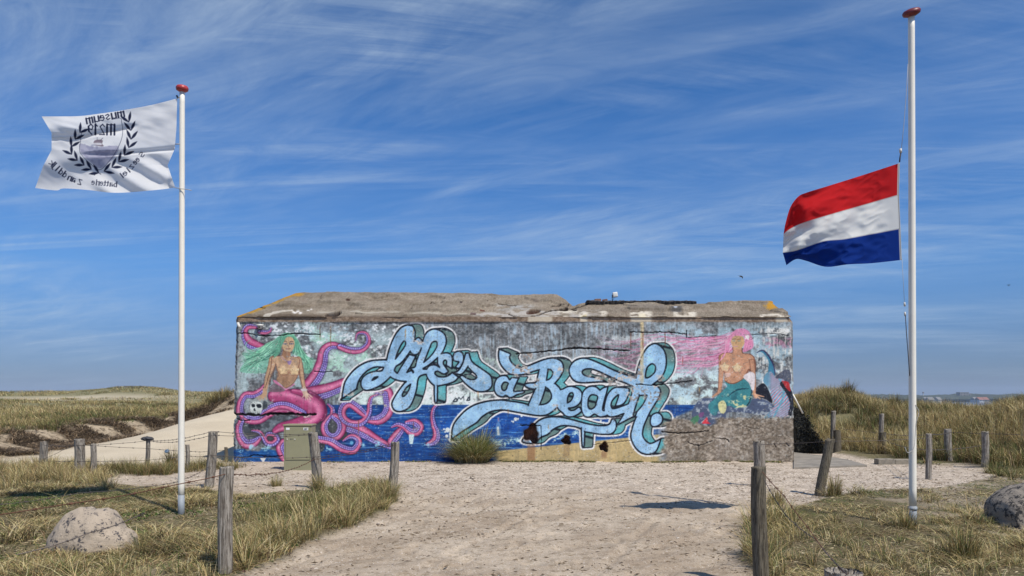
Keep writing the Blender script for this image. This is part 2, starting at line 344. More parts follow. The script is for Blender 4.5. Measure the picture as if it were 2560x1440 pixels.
def vnoise(sx, sy, seed, w=MW, h=MH, ss=SS):
    r = np.random.RandomState(seed)
    nx, ny = int(w/ss/sx)+3, int(h/ss/sy)+3
    g = r.rand(ny, nx).astype(np.float32)
    x = np.arange(w)/ss/sx; y = np.arange(h)/ss/sy
    xi = x.astype(int); yi = y.astype(int); fx = x-xi; fy = y-yi
    fx = (fx*fx*(3-2*fx)).astype(np.float32); fy = (fy*fy*(3-2*fy)).astype(np.float32)
    a = g[yi]*(1-fy)[:, None] + g[yi+1]*fy[:, None]
    return a[:, xi]*(1-fx)[None] + a[:, xi+1]*fx[None]
def fbm(sx, sy, seed, octv=5, gain=.55):
    t = 0; amp = 1; s = 0
    for k in range(octv):
        t = t + amp*vnoise(sx, sy, seed+k*13); s += amp; amp *= gain; sx = max(sx/2, .6); sy = max(sy/2, .6)
    t = t/s
    return np.clip((t-.5)*2.2+.5, 0, 1)
def sstep(a, b, x):
    t = np.clip((x-a)/(b-a), 0, 1); return t*t*(3-2*t)
def put(mask, col, sl=None):
    c = np.asarray(col, np.float32)
    if sl is None: CV[:] = CV*(1-mask[..., None]) + c*mask[..., None]
    else: CV[sl] = CV[sl]*(1-mask[..., None]) + c*mask[..., None]
def smooth(P, closed=False, n=6):
    P = [np.asarray(p, float) for p in P]; N = len(P); out = []
    rng = range(N if closed else N-1)
    for i in rng:
        if closed: p0, p1, p2, p3 = P[i-1], P[i], P[(i+1) % N], P[(i+2) % N]
        else: p0, p1, p2, p3 = P[max(i-1, 0)], P[i], P[i+1], P[min(i+2, N-1)]
        for k in range(n):
            t = k/n
            out.append(.5*((2*p1)+(-p0+p2)*t+(2*p0-5*p1+4*p2-p3)*t*t+(-p0+3*p1-3*p2+p3)*t**3))
    if not closed: out.append(P[-1])
    return np.array(out)
def bbox(pts, pad=2):
    a = np.asarray(pts)[:, :2]
    x0 = int(max(0, (a[:, 0].min()-pad-MX0)*SS)); x1 = int(min(MW, (a[:, 0].max()+pad-MX0)*SS+1))
    y0 = int(max(0, (a[:, 1].min()-pad-MY0)*SS)); y1 = int(min(MH, (a[:, 1].max()+pad-MY0)*SS+1))
    return slice(y0, max(y1, y0+1)), slice(x0, max(x1, x0+1))
def polymask(pts):
    """even-odd fill on the whole canvas (bool)"""
    p = np.asarray(pts, float)
    tog = np.zeros((MH, MW+1), np.int32)
    px = (p[:, 0]-MX0)*SS; py = (p[:, 1]-MY0)*SS
    for i in range(len(p)):
        xa, ya = px[i], py[i]; xb, yb = px[(i+1) % len(p)], py[(i+1) % len(p)]
        if ya == yb: continue
        if ya > yb: xa, ya, xb, yb = xb, yb, xa, ya
        r0 = max(0, int(np.ceil(ya-.5))); r1 = min(MH-1, int(np.ceil(yb-.5))-1)
        if r1 < r0: continue
        rows = np.arange(r0, r1+1)
        xs = xa+(rows+.5-ya)*(xb-xa)/(yb-ya)
        c = np.clip(np.ceil(xs-.5), 0, MW).astype(int)
        np.add.at(tog, (rows, c), 1)
    return (np.cumsum(tog, 1)[:, :MW] % 2).astype(bool)
def fill(pts, col, sm=True, soft=0, alpha=1.):
    if sm: pts = smooth(pts, True)
    m = polymask(pts).astype(np.float32)
    if soft: m = blur(m, soft)
    put(m*alpha, col); return m
def blur(m, r):
    n = max(1, int(r*SS))
    for ax in (0, 1):
        for _ in range(2):
            c = np.cumsum(np.concatenate([np.repeat(np.take(m, [0], ax), n+1, ax), m, np.repeat(np.take(m, [-1], ax), n, ax)], ax), ax)
            hi = np.take(c, range(2*n+1, c.shape[ax]), ax); lo = np.take(c, range(0, c.shape[ax]-2*n-1), ax)
            m = (hi-lo)/(2*n+1)
    return m
def stroke(P, W, sm=True, n=7):
    """P points, W full widths. returns slice, sdf, arclength u, signed v in -1..1"""
    P = np.asarray(P, float); W = np.broadcast_to(np.asarray(W, float), (len(P),)) if np.ndim(W) == 0 else np.interp(np.linspace(0, 1, len(P)), np.linspace(0, 1, len(W)), W)
    Q = np.column_stack([P, W])
    if sm and len(P) > 2: Q = smooth(Q, False, n)
    sl = bbox(Q, Q[:, 2].max()/2+3)
    X = XX[sl]; Y = YY[sl]
    D = np.full(X.shape, 1e9, np.float32); U = np.zeros_like(D); V = np.zeros_like(D); s = 0.
    for i in range(len(Q)-1):
        ax, ay, aw = Q[i]; bx, by, bw = Q[i+1]
        dx, dy = bx-ax, by-ay; L = np.hypot(dx, dy)
        if L < 1e-6: continue
        pad = max(aw, bw)/2+3
        c0 = max(0, int((min(ax, bx)-pad-X[0, 0])*SS)); c1 = int((max(ax, bx)+pad-X[0, 0])*SS)+2
        r0 = max(0, int((min(ay, by)-pad-Y[0, 0])*SS)); r1 = int((max(ay, by)+pad-Y[0, 0])*SS)+2
        q = (slice(r0, r1), slice(c0, c1)); x = X[q]-ax; y = Y[q]-ay
        if x.size == 0: s += L; continue
        t = np.clip((x*dx+y*dy)/(L*L), 0, 1)
        ex = x-t*dx; ey = y-t*dy; d = np.hypot(ex, ey); r = np.maximum((aw+(bw-aw)*t)/2, .01)
        sd = d-r; m = sd < D[q]
        side = np.sign(dx*y-dy*x)       # + = right of travel on a y-down picture
        D[q] = np.where(m, sd, D[q]); U[q] = np.where(m, s+t*L, U[q]); V[q] = np.where(m, side*d/r, V[q]); s += L
    return sl, D, U, V
def line(P, W, col, sm=True, alpha=1., soft=.5):
    sl, D, U, V = stroke(P, W, sm)
    put(np.clip(.5-D/soft/1.4, 0, 1)*alpha, col, sl)
def T(ox, oy, s):
    return lambda *pts: [(ox+x/s, oy+y/s) for x, y in pts]
R2 = T(840, 780, 4); R3 = T(1200, 780, 3.6); A = T(850, 800, 6); B = T(1010, 800, 6.546); C_ = T(1230, 860, 7.579)
D_ = T(1400, 860, 7.2); E = T(1120, 990, 8.47); F = T(1500, 980, 8); ZL = T(580, 800, 7.2); ZM = T(580, 960, 6.858)
Z3 = T(780, 820, 8); Z4 = T(780, 970, 7.53); ZR = T(1760, 810, 5.335); ZH = T(1500, 800, 8)

# ---- concrete and old paint
n1 = fbm(30, 26, 1); n2 = fbm(60, 34, 40); n3 = fbm(5, 4, 80, 3); n4 = fbm(3, 26, 120, 4); n5 = vnoise(1., 1., 5); n6 = fbm(14, 10, 200)
base = np.array([120, 124, 127], np.float32)
CV[:] = base
CV += ((n1-.5)*44+(n3-.5)*46+(n5-.5)*34)[..., None]
put(sstep(.66, .92, n6)*.5, (88, 87, 86))
put(sstep(.56, .74, n4)*.55*sstep(.3, .7, n2), (168, 186, 194))
# paint blotches: pale blue, mint, white
xm, ym = XX, YY
def region(x0, x1, y0, y1, fe=20):
    return sstep(x0-fe, x0+fe, xm)*(1-sstep(x1-fe, x1+fe, xm))*sstep(y0-fe, y0+fe, ym)*(1-sstep(y1-fe, y1+fe, ym))
put(region(590, 990, 830, 1000)*sstep(.44, .62, n1)*.75, (172, 194, 196))
put(region(740, 930, 815, 990)*sstep(.52, .66, n2*.6+n6*.4)*.85, (172, 212, 192))
put(region(735, 930, 812, 850, 8)*sstep(.42, .6, n6)*.6, (176, 202, 212))
put(region(640, 1000, 806, 900, 10)*sstep(.62, .72, n3*.4+n6*.6)*.9, (214, 220, 222))
put(region(1060, 1700, 808, 900, 14)*sstep(.58, .8, n4*.6+n1*.4)*.55, (166, 190, 206))
put(region(1170, 1260, 880, 960, 12)*sstep(.4, .6, n1)*.8, (186, 208, 192))
put(region(1240, 1500, 895, 935, 12)*sstep(.45, .65, n6)*.6, (190, 206, 206))
put(region(855, 1735, 972, 1020, 16)*sstep(.12, .4, n1*.5+n6*.5), (208, 226, 220))
put(region(1010, 1420, 940, 1010, 16)*sstep(.25, .5, n1), (218, 228, 226))
put(region(1660, 1800, 930, 1016, 12)*sstep(.4, .62, n1*.5+n6*.5), (196, 218, 216))
put(region(1640, 1985, 815, 1000, 14)*sstep(.4, .62, n2*.6+n6*.4)*.8, (172, 200, 212))
put(region(1690, 1830, 905, 940, 8)*.5, (190, 210, 220))
put(region(1500, 1700, 838, 860, 6)*sstep(.3, .6, n6)*.7, (200, 206, 206))
put(region(1890, 1985, 815, 1060, 8)*sstep(.5, .7, n3*.3+n4*.7)*.9, (205, 206, 200))
put(region(1915, 1975, 820, 835, 4)*sstep(.3, .5, n6), (220, 220, 214))
put(region(1905, 1985, 845, 870, 5)*sstep(.4, .6, n3*.5+n6*.5)*.6, (176, 110, 140))
put(region(1425, 1500, 950, 985, 10)*.8, (226, 228, 224))
# ---- sea, beach
def sea(x0, x1, ytop, ybot, fe=3):
    return sstep(x0-fe, x0+fe, xm)*(1-sstep(x1-fe, x1+fe, xm))*sstep(ytop-.8, ytop+.8, ym)*(1-sstep(ybot-2, ybot+2, ym))
seam = sea(803, 1790, 1012, 1200)*(1-sstep(-6, 6, (xm-1640)*.5+(ym-1062)*1.2)*sstep(1630, 1660, xm))
wv = vnoise(28, 2.2, 300)*.6+vnoise(9, 1.3, 301)*.4
depth = sstep(1010, 1130, ym)
sc = np.array([30, 82, 162], np.float32)[None, None]*(1-.35*np.abs(depth-.45)[..., None]) + (wv[..., None]-.5)*np.array([26, 58, 70], np.float32)
CV[:] = CV*(1-seam[..., None])+sc*seam[..., None]
for k in range(11):
    y = 1022+k*9.5+prng.rand()*3
    w = np.abs(ym-(y+3*(vnoise(40, 400, 310+k)-.5)+2.0*(vnoise(9, 400, 330+k)-.5)))
    put(seam*(1-sstep(.3, 1.5, w))*sstep(.45, .7, vnoise(36, 12, 350+k))*.75, (120, 178, 226))
seaL = sea(578, 812, 1122, 1200)*sstep(0, 6, ym-(1122+10*(n1-.5)))
scl = np.array([24, 76, 140], np.float32)+(wv[..., None]-.5)*np.array([40, 80, 90], np.float32)
CV[:] = CV*(1-seaL[..., None])+scl*seaL[..., None]
beachline = 1128-(xm-1240)*(34/330.)
bm_ = sstep(-1.5, 1.5, ym-beachline)*sstep(1225, 1250, xm)*(1-sstep(1640, 1660, xm))
put(bm_, (192, 170, 122)); put(bm_*sstep(.4, .8, n6)*.5, (160, 140, 100))
foam = (1-sstep(2, 9, np.abs(ym-(beachline-22+5*(vnoise(12, 300, 381)-.5)*2)-2*(n3-.5)*8)))*sstep(1225, 1240, xm)*(1-sstep(1560, 1580, xm))
put(foam*sstep(.35, .6, n3*.6+n6*.4), (190, 220, 216))
# rocks behind tentacles
fill(ZM((60, 540), (300, 560), (700, 520), (1100, 560), (1150, 640), (900, 720), (820, 830), (860, 1000), (800, 1100), (600, 1090), (450, 950), (250, 880), (130, 700)), (74, 80, 86))
m = polymask(smooth(ZM((250, 700), (700, 560), (1000, 560), (1050, 640), (800, 700), (650, 820), (420, 800)), True)).astype(np.float32)
put(m*sstep(.3, .8, n6), (112, 122, 130)); put(m*sstep(.55, .8, n1), (44, 48, 56))
fill(ZM((1420, 640), (1580, 560), (1640, 640), (1620, 900), (1560, 1150), (1380, 1100)), (52, 56, 62))
fill(Z4((60, 620), (220, 540), (420, 560), (560, 640), (660, 820), (640, 950), (500, 980), (200, 900), (60, 800)), (70, 74, 76))
# ---- tentacles
PK, PH, PD = np.array([168, 66, 112], np.float32), np.array([224, 138, 172], np.float32), np.array([92, 24, 62], np.float32)
UB, UD, UK = np.array([98, 78, 152], np.float32), np.array([176, 164, 222], np.float32), np.array([52, 32, 92], np.float32)
def tent(P, W, side, frac=.42, seed=1):
    """side +1: suckers right of travel; 0: none. frac = share of the width that carries suckers"""
    sl, D, U, V = stroke(P, list(np.array(W)*1.13))
    put(np.exp(-np.clip(D, 0, 9)/2.2)*.42, (24, 16, 34), sl)
    m = np.clip(.5-D/.8, 0, 1)
    h = np.exp(-((V*(side if side else 1)+.35)/.33)**2)*(.55+.45*vnoise(16, 16, 500+seed)[sl])
    col = PK+(PH-PK)*h[..., None]+(PD-PK)*(sstep(.68, 1.0, np.abs(V))*.8)[..., None]
    if side:
        Vs = V*side; lim = 1-2*frac
        sm_ = sstep(lim-.05, lim+.05, Vs)
        wloc = (D/np.minimum(np.abs(V)-1, -1e-3)); r = np.clip(np.abs(wloc), 1, 40)
        q = (Vs-lim)/(1-lim)*2*np.pi*np.clip(np.round(r*frac*2/5.), 1, 3)
        dots = sstep(-.15, .55, np.cos(U*2*np.pi/5.2+1.5*Vs)*.5-np.cos(q)*.6)
        su = UB+(UD-UB)*dots[..., None]+(UK-UB)*(sstep(.84, 1.0, Vs)*.7)[..., None]
        edge = 1-sstep(.0, .1, np.abs(Vs-lim))
        col = col*(1-sm_[..., None])+su*sm_[..., None]
        col = col*(1-.4*edge[..., None])
    CV[sl] = CV[sl]*(1-m[..., None])+col*m[..., None]
tent(ZL((560, 500), (400, 450), (280, 380), (215, 270), (225, 170), (310, 115), (440, 130)), [17, 22, 24, 20, 16, 12, 8], -1, .35)
tent(ZL((500, 215), (600, 225), (680, 200), (700, 150)), [9, 9, 6, 4], -1)
tent(Z3((-60, 1150), (90, 950), (195, 700), (225, 500), (300, 390), (420, 345), (580, 380)), [29, 29, 26, 22, 19, 16, 13], 1, .46, 2)
tent(Z3((560, 375), (700, 430), (850, 455), (1000, 430), (1110, 330), (1130, 220), (1090, 120), (990, 90), (900, 130), (875, 250)), [13, 15, 15, 13, 12, 10, 8, 7, 5, 2], -1, .4, 3)
tent(Z3((-60, 1330), (160, 1290), (400, 1220), (640, 1120), (760, 1060)), [34, 34, 30, 26, 20], 1, .42, 4)
tent(Z4((1240, 80), (1400, 60), (1440, 180), (1450, 360), (1390, 510), (1250, 600), (1060, 600)), [14, 22, 24, 23, 23, 22, 14], -1 if False else 1, .5, 5)
tent(Z4((600, 700), (800, 760), (1000, 850), (1200, 970), (1490, 1110)), [24, 28, 25, 20, 12], 1, .48, 6)
tent(Z4((1500, 1010), (1610, 870), (1720, 740)), [19, 19, 12], 1, .5, 7)
tent(Z4((1500, 735), (1600, 690), (1720, 720), (1850, 820), (1970, 830), (2030, 730), (1930, 640), (1780, 650)), [4, 9, 12, 16, 17, 18, 16, 8], -1, .55, 8)
tent(Z4((2400, 305), (2300, 370), (2265, 520), (2290, 690), (2340, 840), (2320, 980), (2180, 1060)), [3, 7, 9, 11, 15, 17, 9], -1, .5, 9)
tent(Z4((300, 305), (380, 380), (385, 480), (340, 540)), [4, 9, 11, 9], -1, .45, 10)
tent(Z4((430, 540), (530, 620), (560, 760), (490, 890), (370, 930), (260, 850), (235, 700), (330, 545)), [16, 19, 20, 19, 18, 17, 15, 10], 1, .5, 11)
tent(Z4((990, 500), (900, 420), (800, 340), (700, 290), (600, 350), (560, 470), (610, 590), (740, 660), (900, 660), (1010, 580), (1075, 440), (1085, 300), (1120, 180), (1240, 130)), [14, 18, 18, 18, 18, 17, 16, 15, 15, 14, 12, 10, 7, 3], 1, .46, 12)
tent(Z4((100, 960), (350, 1010), (550, 1130), (750, 1180), (850, 1100), (880, 1000), (820, 930), (720, 910), (590, 990)), [15, 17, 18, 17, 15, 14, 12, 10, 4], -1, .5, 13)
put((1-sstep(3, 6, np.hypot(xm-879, ym-1107)))*.9, (110, 178, 214))
tent(ZM((880, 1000), (830, 1090), (880, 1230), (930, 1300)), [16, 20, 20, 16], -1, .5, 14)
tent(ZM((560, 30), (500, 110), (380, 180), (230, 190), (140, 300), (120, 440), (160, 540), (300, 610), (470, 610), (620, 520), (760, 430), (900, 410), (1060, 450), (1240, 520)), [9, 13, 15, 15, 17, 18, 18, 19, 19, 19, 20, 21, 20, 14], -1, .48, 15)
tent(ZM((150, 640), (110, 760), (130, 900), (230, 1020), (370, 1010), (470, 930)), [15, 17, 19, 22, 19, 11], -1, .5, 16)
tent(ZM((350, 800), (470, 820), (540, 910), (600, 1010), (700, 1020), (775, 950), (720, 870), (620, 860), (575, 920)), [4, 8, 10, 12, 13, 13, 11, 9, 5], 1, .5, 17)
# mermaid tail (pink)
tent(ZM((1330, 190), (1480, 330), (1540, 480), (1530, 580)), [20, 26, 24, 16], 0, seed=18)
tent(ZM((720, 205), (930, 230), (1180, 290), (1390, 400), (1420, 500), (1330, 600), (1100, 680), (850, 740), (740, 800)), [28, 38, 46, 50, 44, 32, 24, 20, 12], 0, seed=19)
tent(ZM((1050, 120), (1180, 150), (1260, 190)), [10, 14, 14], 0, seed=20)
tent(ZM((500, 520), (640, 430), (800, 370), (960, 380), (1090, 440), (1230, 500)), [10, 15, 17, 17, 17, 13], -1, .5, 21)
# skull
fill(ZM((330, 480), (310, 360), (350, 280), (440, 230), (560, 240), (620, 320), (600, 420), (520, 440), (500, 500), (400, 520)), (150, 158, 156))
fill(ZM((320, 470), (320, 340), (380, 300), (470, 310), (520, 350), (520, 430), (480, 500), (390, 515)), (205, 212, 206))
for p in (((335, 350), (385, 345), (395, 390), (350, 400)), ((420, 350), (490, 345), (505, 400), (450, 410), (425, 390)), ((385, 410), (405, 460), (370, 455))):
    fill(ZM(*p), (28, 34, 42))
fill(ZM((540, 290), (610, 320), (600, 400), (530, 430)), (60, 68, 74), soft=1)
for k in range(5): line(ZM((345+k*30, 475), (347+k*30, 505)), 1, (70, 76, 80))
# bottle shapes
def bottle(x, y, s=1.):
    fill([(x-7*s, y), (x-7*s, y-28*s), (x-3*s, y-38*s), (x-2.5*s, y-52*s), (x+2.5*s, y-52*s), (x+3*s, y-38*s), (x+7*s, y-28*s), (x+7*s, y)], (96, 136, 184), False, alpha=.8)
    fill([(x-3*s, y-3*s), (x-4*s, y-26*s), (x+1*s, y-27*s), (x+3.5*s, y-3*s)], (214, 224, 222), False)
    line([(x, y-50*s), (x, y-42*s)], 2, (150, 110, 150))
bottle(1246, 1091, .92); fill([(1024, 1110), (1022, 1086), (1036, 1086), (1032, 1110)], (190, 212, 216), False)
# splashes
for (x, y, r) in ((625, 1117, 16), (665, 1120, 18), (820, 1122, 15), (905, 1112, 12), (940, 1110, 20), (1065, 1112, 13), (598, 1125, 14)):
    dd = np.hypot((xm-x)/r, (ym-y)/(r*.62))
    put((1-sstep(.3, 1.1, dd))*sstep(.45, .65, n3*.5+n6*.5)*.9, (150, 204, 222))
# ---- left mermaid
SK, SKS, SKD = (190, 154, 122), (214, 180, 146), (132, 92, 74)
HG, HL, HD = (104, 178, 144), (150, 214, 176), (44, 98, 82)
fill(ZL((880, 500), (820, 640), (700, 700), (640, 900), (560, 960), (400, 960), (120, 930), (180, 800), (260, 700), (160, 600), (400, 570), (620, 460), (800, 320), (920, 240), (1050, 235), (1160, 310), (1220, 450), (1340, 620), (1440, 760), (1460, 880), (1380, 960), (1290, 940), (1280, 820), (1200, 680), (1100, 600), (1060, 500)), HG, alpha=.62)
prng = np.random.RandomState(3)
def strand(P, w, c, al=.9): line(P, w, c, alpha=al, soft=.7)
for k in range(46):
    a = k/45.
    sx, sy = 1000-120*a, 250+240*a
    e = (70+prng.rand()*520*(.3+a), 560+420*prng.rand()**.8)
    mid = (760-160*prng.rand(), 360+330*a*prng.rand()+60)
    mid2 = (500-80*prng.rand(), 520+200*prng.rand()+(e[1]-700)*.4)
    strand(ZL((sx, sy), mid, mid2, e), [1.8, 2.2, 1.8, .5], (HG, HL, HD, HL)[k % 4], .85)
for k in range(26):
    a = k/25.
    e = (1290+150*prng.rand(), 760+220*prng.rand())
    strand(ZL((1050+60*a, 260), (1130+60*a, 400+60*prng.rand()), (1180+120*a, 620), (e[0]+20, e[1]-80), e), [1.8, 2, 1.8, 1.4, .6], (HG, HL, HD, HL)[k % 4], .85)
line(ZL((330, 360), (250, 420), (260, 520), (360, 580), (500, 560)), [1, 2, 2, 2, 2], HG)
# arms, torso
for k in range(30):
    a = k/29.; e = (60+prng.rand()*420, 600+prng.rand()*420)
    strand(ZL((980-100*a, 255+200*a), (800-80*a, 330+260*a), (560, 520+140*a+60*prng.rand()), e), [1.2, 1.6, 1.2, .4], ((176, 232, 200), HD)[k % 2], .8)
line(ZL((740, 720), (700, 860), (640, 1040), (600, 1260)), [21, 17, 13, 10], SKD); line(ZL((740, 720), (700, 860), (640, 1040), (605, 1260)), [18, 14, 11, 8], SK)
line(ZL((1190, 720), (1230, 860), (1260, 1040), (1300, 1240)), [18, 15, 12, 9], SKD); line(ZL((1190, 720), (1225, 860), (1260, 1040), (1300, 1240)), [15, 12, 10, 7], SK)
fill(ZL((700, 690), (760, 650), (880, 640), (920, 600), (1040, 600), (1060, 650), (1180, 670), (1230, 730), (1200, 860), (1210, 940), (1160, 1060), (1100, 1150), (970, 1230), (880, 1150), (800, 1080), (830, 980), (800, 880), (780, 780)), SKD)
fill(ZL((715, 700), (765, 660), (890, 650), (930, 600), (1030, 600), (1050, 660), (1170, 680), (1215, 735), (1185, 860), (1195, 940), (1145, 1060), (1090, 1140), (970, 1215), (890, 1140), (815, 1070), (845, 980), (815, 880), (790, 780)), SK)
m = polymask(smooth(ZL((715, 700), (765, 660), (890, 650), (1050, 660), (1170, 680), (1215, 735), (1145, 1060), (970, 1215), (815, 1070), (790, 780)), True)).astype(np.float32)
put(m*sstep(.5, .8, n6)*.45, (150, 120, 92)); put(m*sstep(.55, .85, n1)*.5, SKS)
for cx, cy in ((935, 900), (1130, 910)):                       # starfish tops
    fill(ZL(*[(cx+(108 if i % 2 == 0 else 62)*np.cos(i*np.pi/5-np.pi/2), cy+(100 if i % 2 == 0 else 58)*np.sin(i*np.pi/5-np.pi/2)) for i in range(10)]), (218, 190, 146), False)
    line(ZL((cx-100, cy+30), (cx-60, cy+80), (cx, cy+95), (cx+60, cy+80), (cx+90, cy+30)), 1.2, SKD)
line(ZL((890, 660), (950, 720), (1030, 745), (1090, 690)), 1.3, (150, 120, 160)); fill(ZL((990, 740), (1070, 740), (1045, 800), (1015, 800)), (150, 126, 176))
fill(ZL((905, 500), (900, 400), (940, 320), (1040, 300), (1110, 350), (1125, 450), (1090, 540), (1030, 585), (960, 570)), (200, 168, 132))
line(ZL((930, 560), (915, 620)), 5, SKD); fill(ZL((930, 560), (1040, 580), (1050, 650), (980, 690), (920, 640)), (158, 118, 92))
for ex in (955, 1070):
    line(ZL((ex-35, 400), (ex, 380), (ex+35, 395)), [1, 1.6, 1], (60, 44, 52)); line(ZL((ex-28, 428), (ex+28, 428)), 4, (96, 70, 84)); line(ZL((ex-14, 430), (ex+18, 430)), 2.4, (196, 214, 206)); line(ZL((ex, 430), (ex+4, 430)), 2, (30, 40, 50))
line(ZL((1010, 480), (1030, 488)), 1.4, SKD); line(ZL((975, 515), (1010, 522), (1045, 515)), 2, (120, 70, 70)); line(ZL((900, 380), (890, 470), (940, 560)), 2.2, SKD)
fill(ZL((900, 420), (960, 330), (1060, 290), (1130, 360), (1150, 500), (1180, 520), (1160, 330), (1060, 240), (940, 250), (840, 380), (800, 520), (880, 520)), HG)
for k in range(12):
    strand(ZL((1030-12*k, 248+3*k), (960-14*k, 330+14*k), (890-8*k, 470+10*k), (860-10*k, 600+8*k)), [1.4, 1.8, 1.2], (HL, HD, HG)[k % 3])
    strand(ZL((1060, 245), (1130+5*k, 360), (1120+12*k, 520), (1070+24*k, 640)), [1.2, 1.6, 1], (HG, HD, HL)[k % 3])
# figure shading
tm = polymask(smooth(ZL((715, 700), (765, 660), (890, 650), (930, 600), (1030, 600), (1050, 660), (1170, 680), (1215, 735), (1185, 860), (1195, 940), (1145, 1060), (1090, 1140), (970, 1215), (890, 1140), (815, 1070), (845, 980), (815, 880), (790, 780)), True)).astype(np.float32)
zx = (xm-580)*7.2; zy_ = (ym-800)*7.2
put(tm*(1-sstep(0, 70, np.abs(zx-985)))*sstep(640, 700, zy_)*.28, (120, 84, 66)); put(tm*sstep(940, 1010, zy_)*.22, (122, 84, 64)); put(tm*(1-sstep(0, 60, np.hypot(zx-925, (zy_-1110)*.5)))*.45, (96, 70, 54)); put(tm*(1-sstep(20, 90, np.hypot(zx-930, zy_-850)))*.5, (224, 194, 158)); put(tm*(1-sstep(20, 90, np.hypot(zx-1120, zy_-860)))*.5, (224, 194, 158))
line(ZL((715, 700), (700, 860), (650, 1040), (590, 1250)), 1.6, (104, 70, 56)); line(ZL((790, 790), (760, 900), (700, 1060), (660, 1240)), 1.4, (104, 70, 56)); line(ZL((1215, 860), (1230, 1040), (1280, 1240)), 1.4, (104, 70, 56))
# hands
for (hx, hy, dirs, c) in ((1310, 1290, ((1275, 1390), (1330, 1420), (1365, 1440), (1410, 1430), (1450, 1395)), (214, 184, 160)), (590, 1320, ((430, 1400), (460, 1430), (500, 1450), (560, 1440), (620, 1430)), SK)):
    line(ZL((hx-10, hy-70), (hx, hy), ((hx+dirs[2][0])/2, (hy+dirs[2][1])/2)), [8, 12, 9], c)
    for d in dirs: line(ZL((hx, hy+10), ((hx+d[0])/2+4, (hy+d[1])/2), d), [4, 3.2, 2], c)
fill(ZL((1240, 1240), (1350, 1240), (1340, 1275), (1260, 1280)), (206, 196, 196))
fill(ZL((740, 1090), (800, 1100), (970, 1235), (1110, 1150), (1130, 1160), (1000, 1250), (960, 1260), (840, 1200)), (205, 122, 158))
fill(ZL((700, 1180), (790, 1150), (950, 1250), (900, 1290), (660, 1290)), (110, 96, 102), alpha=.85)
# ---- pink hair flowing left, right mermaid
prng = np.random.RandomState(11)
HPs = ((206, 120, 158), (226, 160, 188), (176, 84, 126), (234, 184, 202))
for k in range(70):
    a = k/69.
    s0 = (1842-22*prng.rand(), 828+prng.rand()*14+a*46)
    p1 = (1800-10*prng.rand(), 836+a*70+prng.rand()*8)
    far = 1480+prng.rand()**1.3*270
    ye = 842+a*96+prng.rand()*12
    Q = [s0, p1]; amp = 4+9*prng.rand(); fq = .8+prng.rand(); ph0 = prng.rand()*6
    for q in range(1, 8):
        xq = 1790+(far-1790)*q/7.; Q.append((xq, p1[1]+(ye-p1[1])*q/7.+amp*np.sin(q*fq+ph0)*min(1, q/3.)))
    strand(Q, [2.2, 2.6, 2.4, 1.8, 1.5, 1.2, .5], HPs[k % 4], .3+.4*prng.rand())
for k in range(8):
    y = 855+prng.rand()*70
    P = [(1700-i*26, y+9*np.sin(i*1.3+k)+4*prng.rand()) for i in range(9)]
    strand(P, [1.8, 1.5, 1, .5], (196, 96, 136), .7)
SR, SRS, SRD = (192, 142, 112), (212, 164, 132), (120, 76, 60)
fill(ZR((360, 160), (420, 80), (520, 60), (600, 100), (650, 200), (660, 300), (600, 350), (520, 370), (540, 250), (520, 160)), (214, 140, 176))
for k in range(16):
    strand(ZR((430+8*k, 70+2*k), (540+5*k, 120+4*k), (560+6*k, 240), (520+9*k, 360-4*k)), [1.4, 1.8, 1.4], HPs[k % 4])
# tail, rock
fill(ZR((-60, 1010), (90, 990), (250, 1000), (500, 1060), (650, 1000), (780, 1000), (900, 1060), (950, 1130), (880, 1210), (700, 1200), (500, 1180), (300, 1190), (290, 1350), (-20, 1340), (-120, 1280), (-160, 1180)), (78, 90, 116))
put(polymask(smooth(ZR((-60, 1010), (250, 1000), (900, 1060), (880, 1210), (300, 1190), (290, 1350), (-20, 1340), (-160, 1180)), True)).astype(np.float32)*sstep(.55, .75, n6*.6+n3*.4), (150, 160, 168))
fill(ZR((680, 880), (790, 790), (870, 900), (910, 1050), (830, 1010), (720, 960)), (26, 30, 42))
fill(ZR((940, 720), (1080, 610), (1160, 640), (1150, 800), (1010, 740)), (56, 60, 78), alpha=.8)
fill(ZR((700, 385), (760, 345), (840, 380), (910, 490), (950, 640), (920, 720), (860, 640), (860, 500), (800, 400), (740, 370)), (58, 120, 148))
line(ZR((705, 385), (780, 350), (860, 420), (930, 560), (950, 680)), [1.6, 3, 4, 3, 2], (48, 44, 84))
fill(ZR((790, 760), (830, 660), (900, 640), (960, 720), (1060, 740), (1150, 860), (1180, 1000), (1160, 1150), (1090, 1240), (960, 1240), (800, 1260), (900, 1150), (940, 1080), (900, 980), (870, 860)), (170, 188, 204))
m = polymask(smooth(ZR((790, 760), (830, 660), (900, 640), (960, 720), (1060, 740), (1150, 860), (1180, 1000), (1160, 1150), (1090, 1240), (960, 1240), (800, 1260), (900, 1150), (940, 1080), (900, 980), (870, 860)), True)).astype(np.float32)
ph = (xm*.8+ym*1.0+5*np.sin((ym-950)/14.))
put(m*sstep(.2, .7, np.sin(ph*.9)), (198, 108, 128)); put(m*sstep(.2, .8, np.sin(ph*.9+2.2)), (72, 150, 178)); put(m*(1-sstep(1, 4, np.abs(xm-(1945+14*np.sin((ym-940)/26.)))))*.8, (86, 160, 182))
put(m*(1-sstep(1918, 1932, xm))*.6, (66, 144, 170))
line(ZR((1050, 800), (1130, 900), (1180, 1050), (1150, 1200)), [14, 16, 13, 10], (26, 30, 42)); fill(ZR((1040, 760), (1130, 780), (1160, 890), (1120, 880), (1060, 800)), (168, 44, 50))
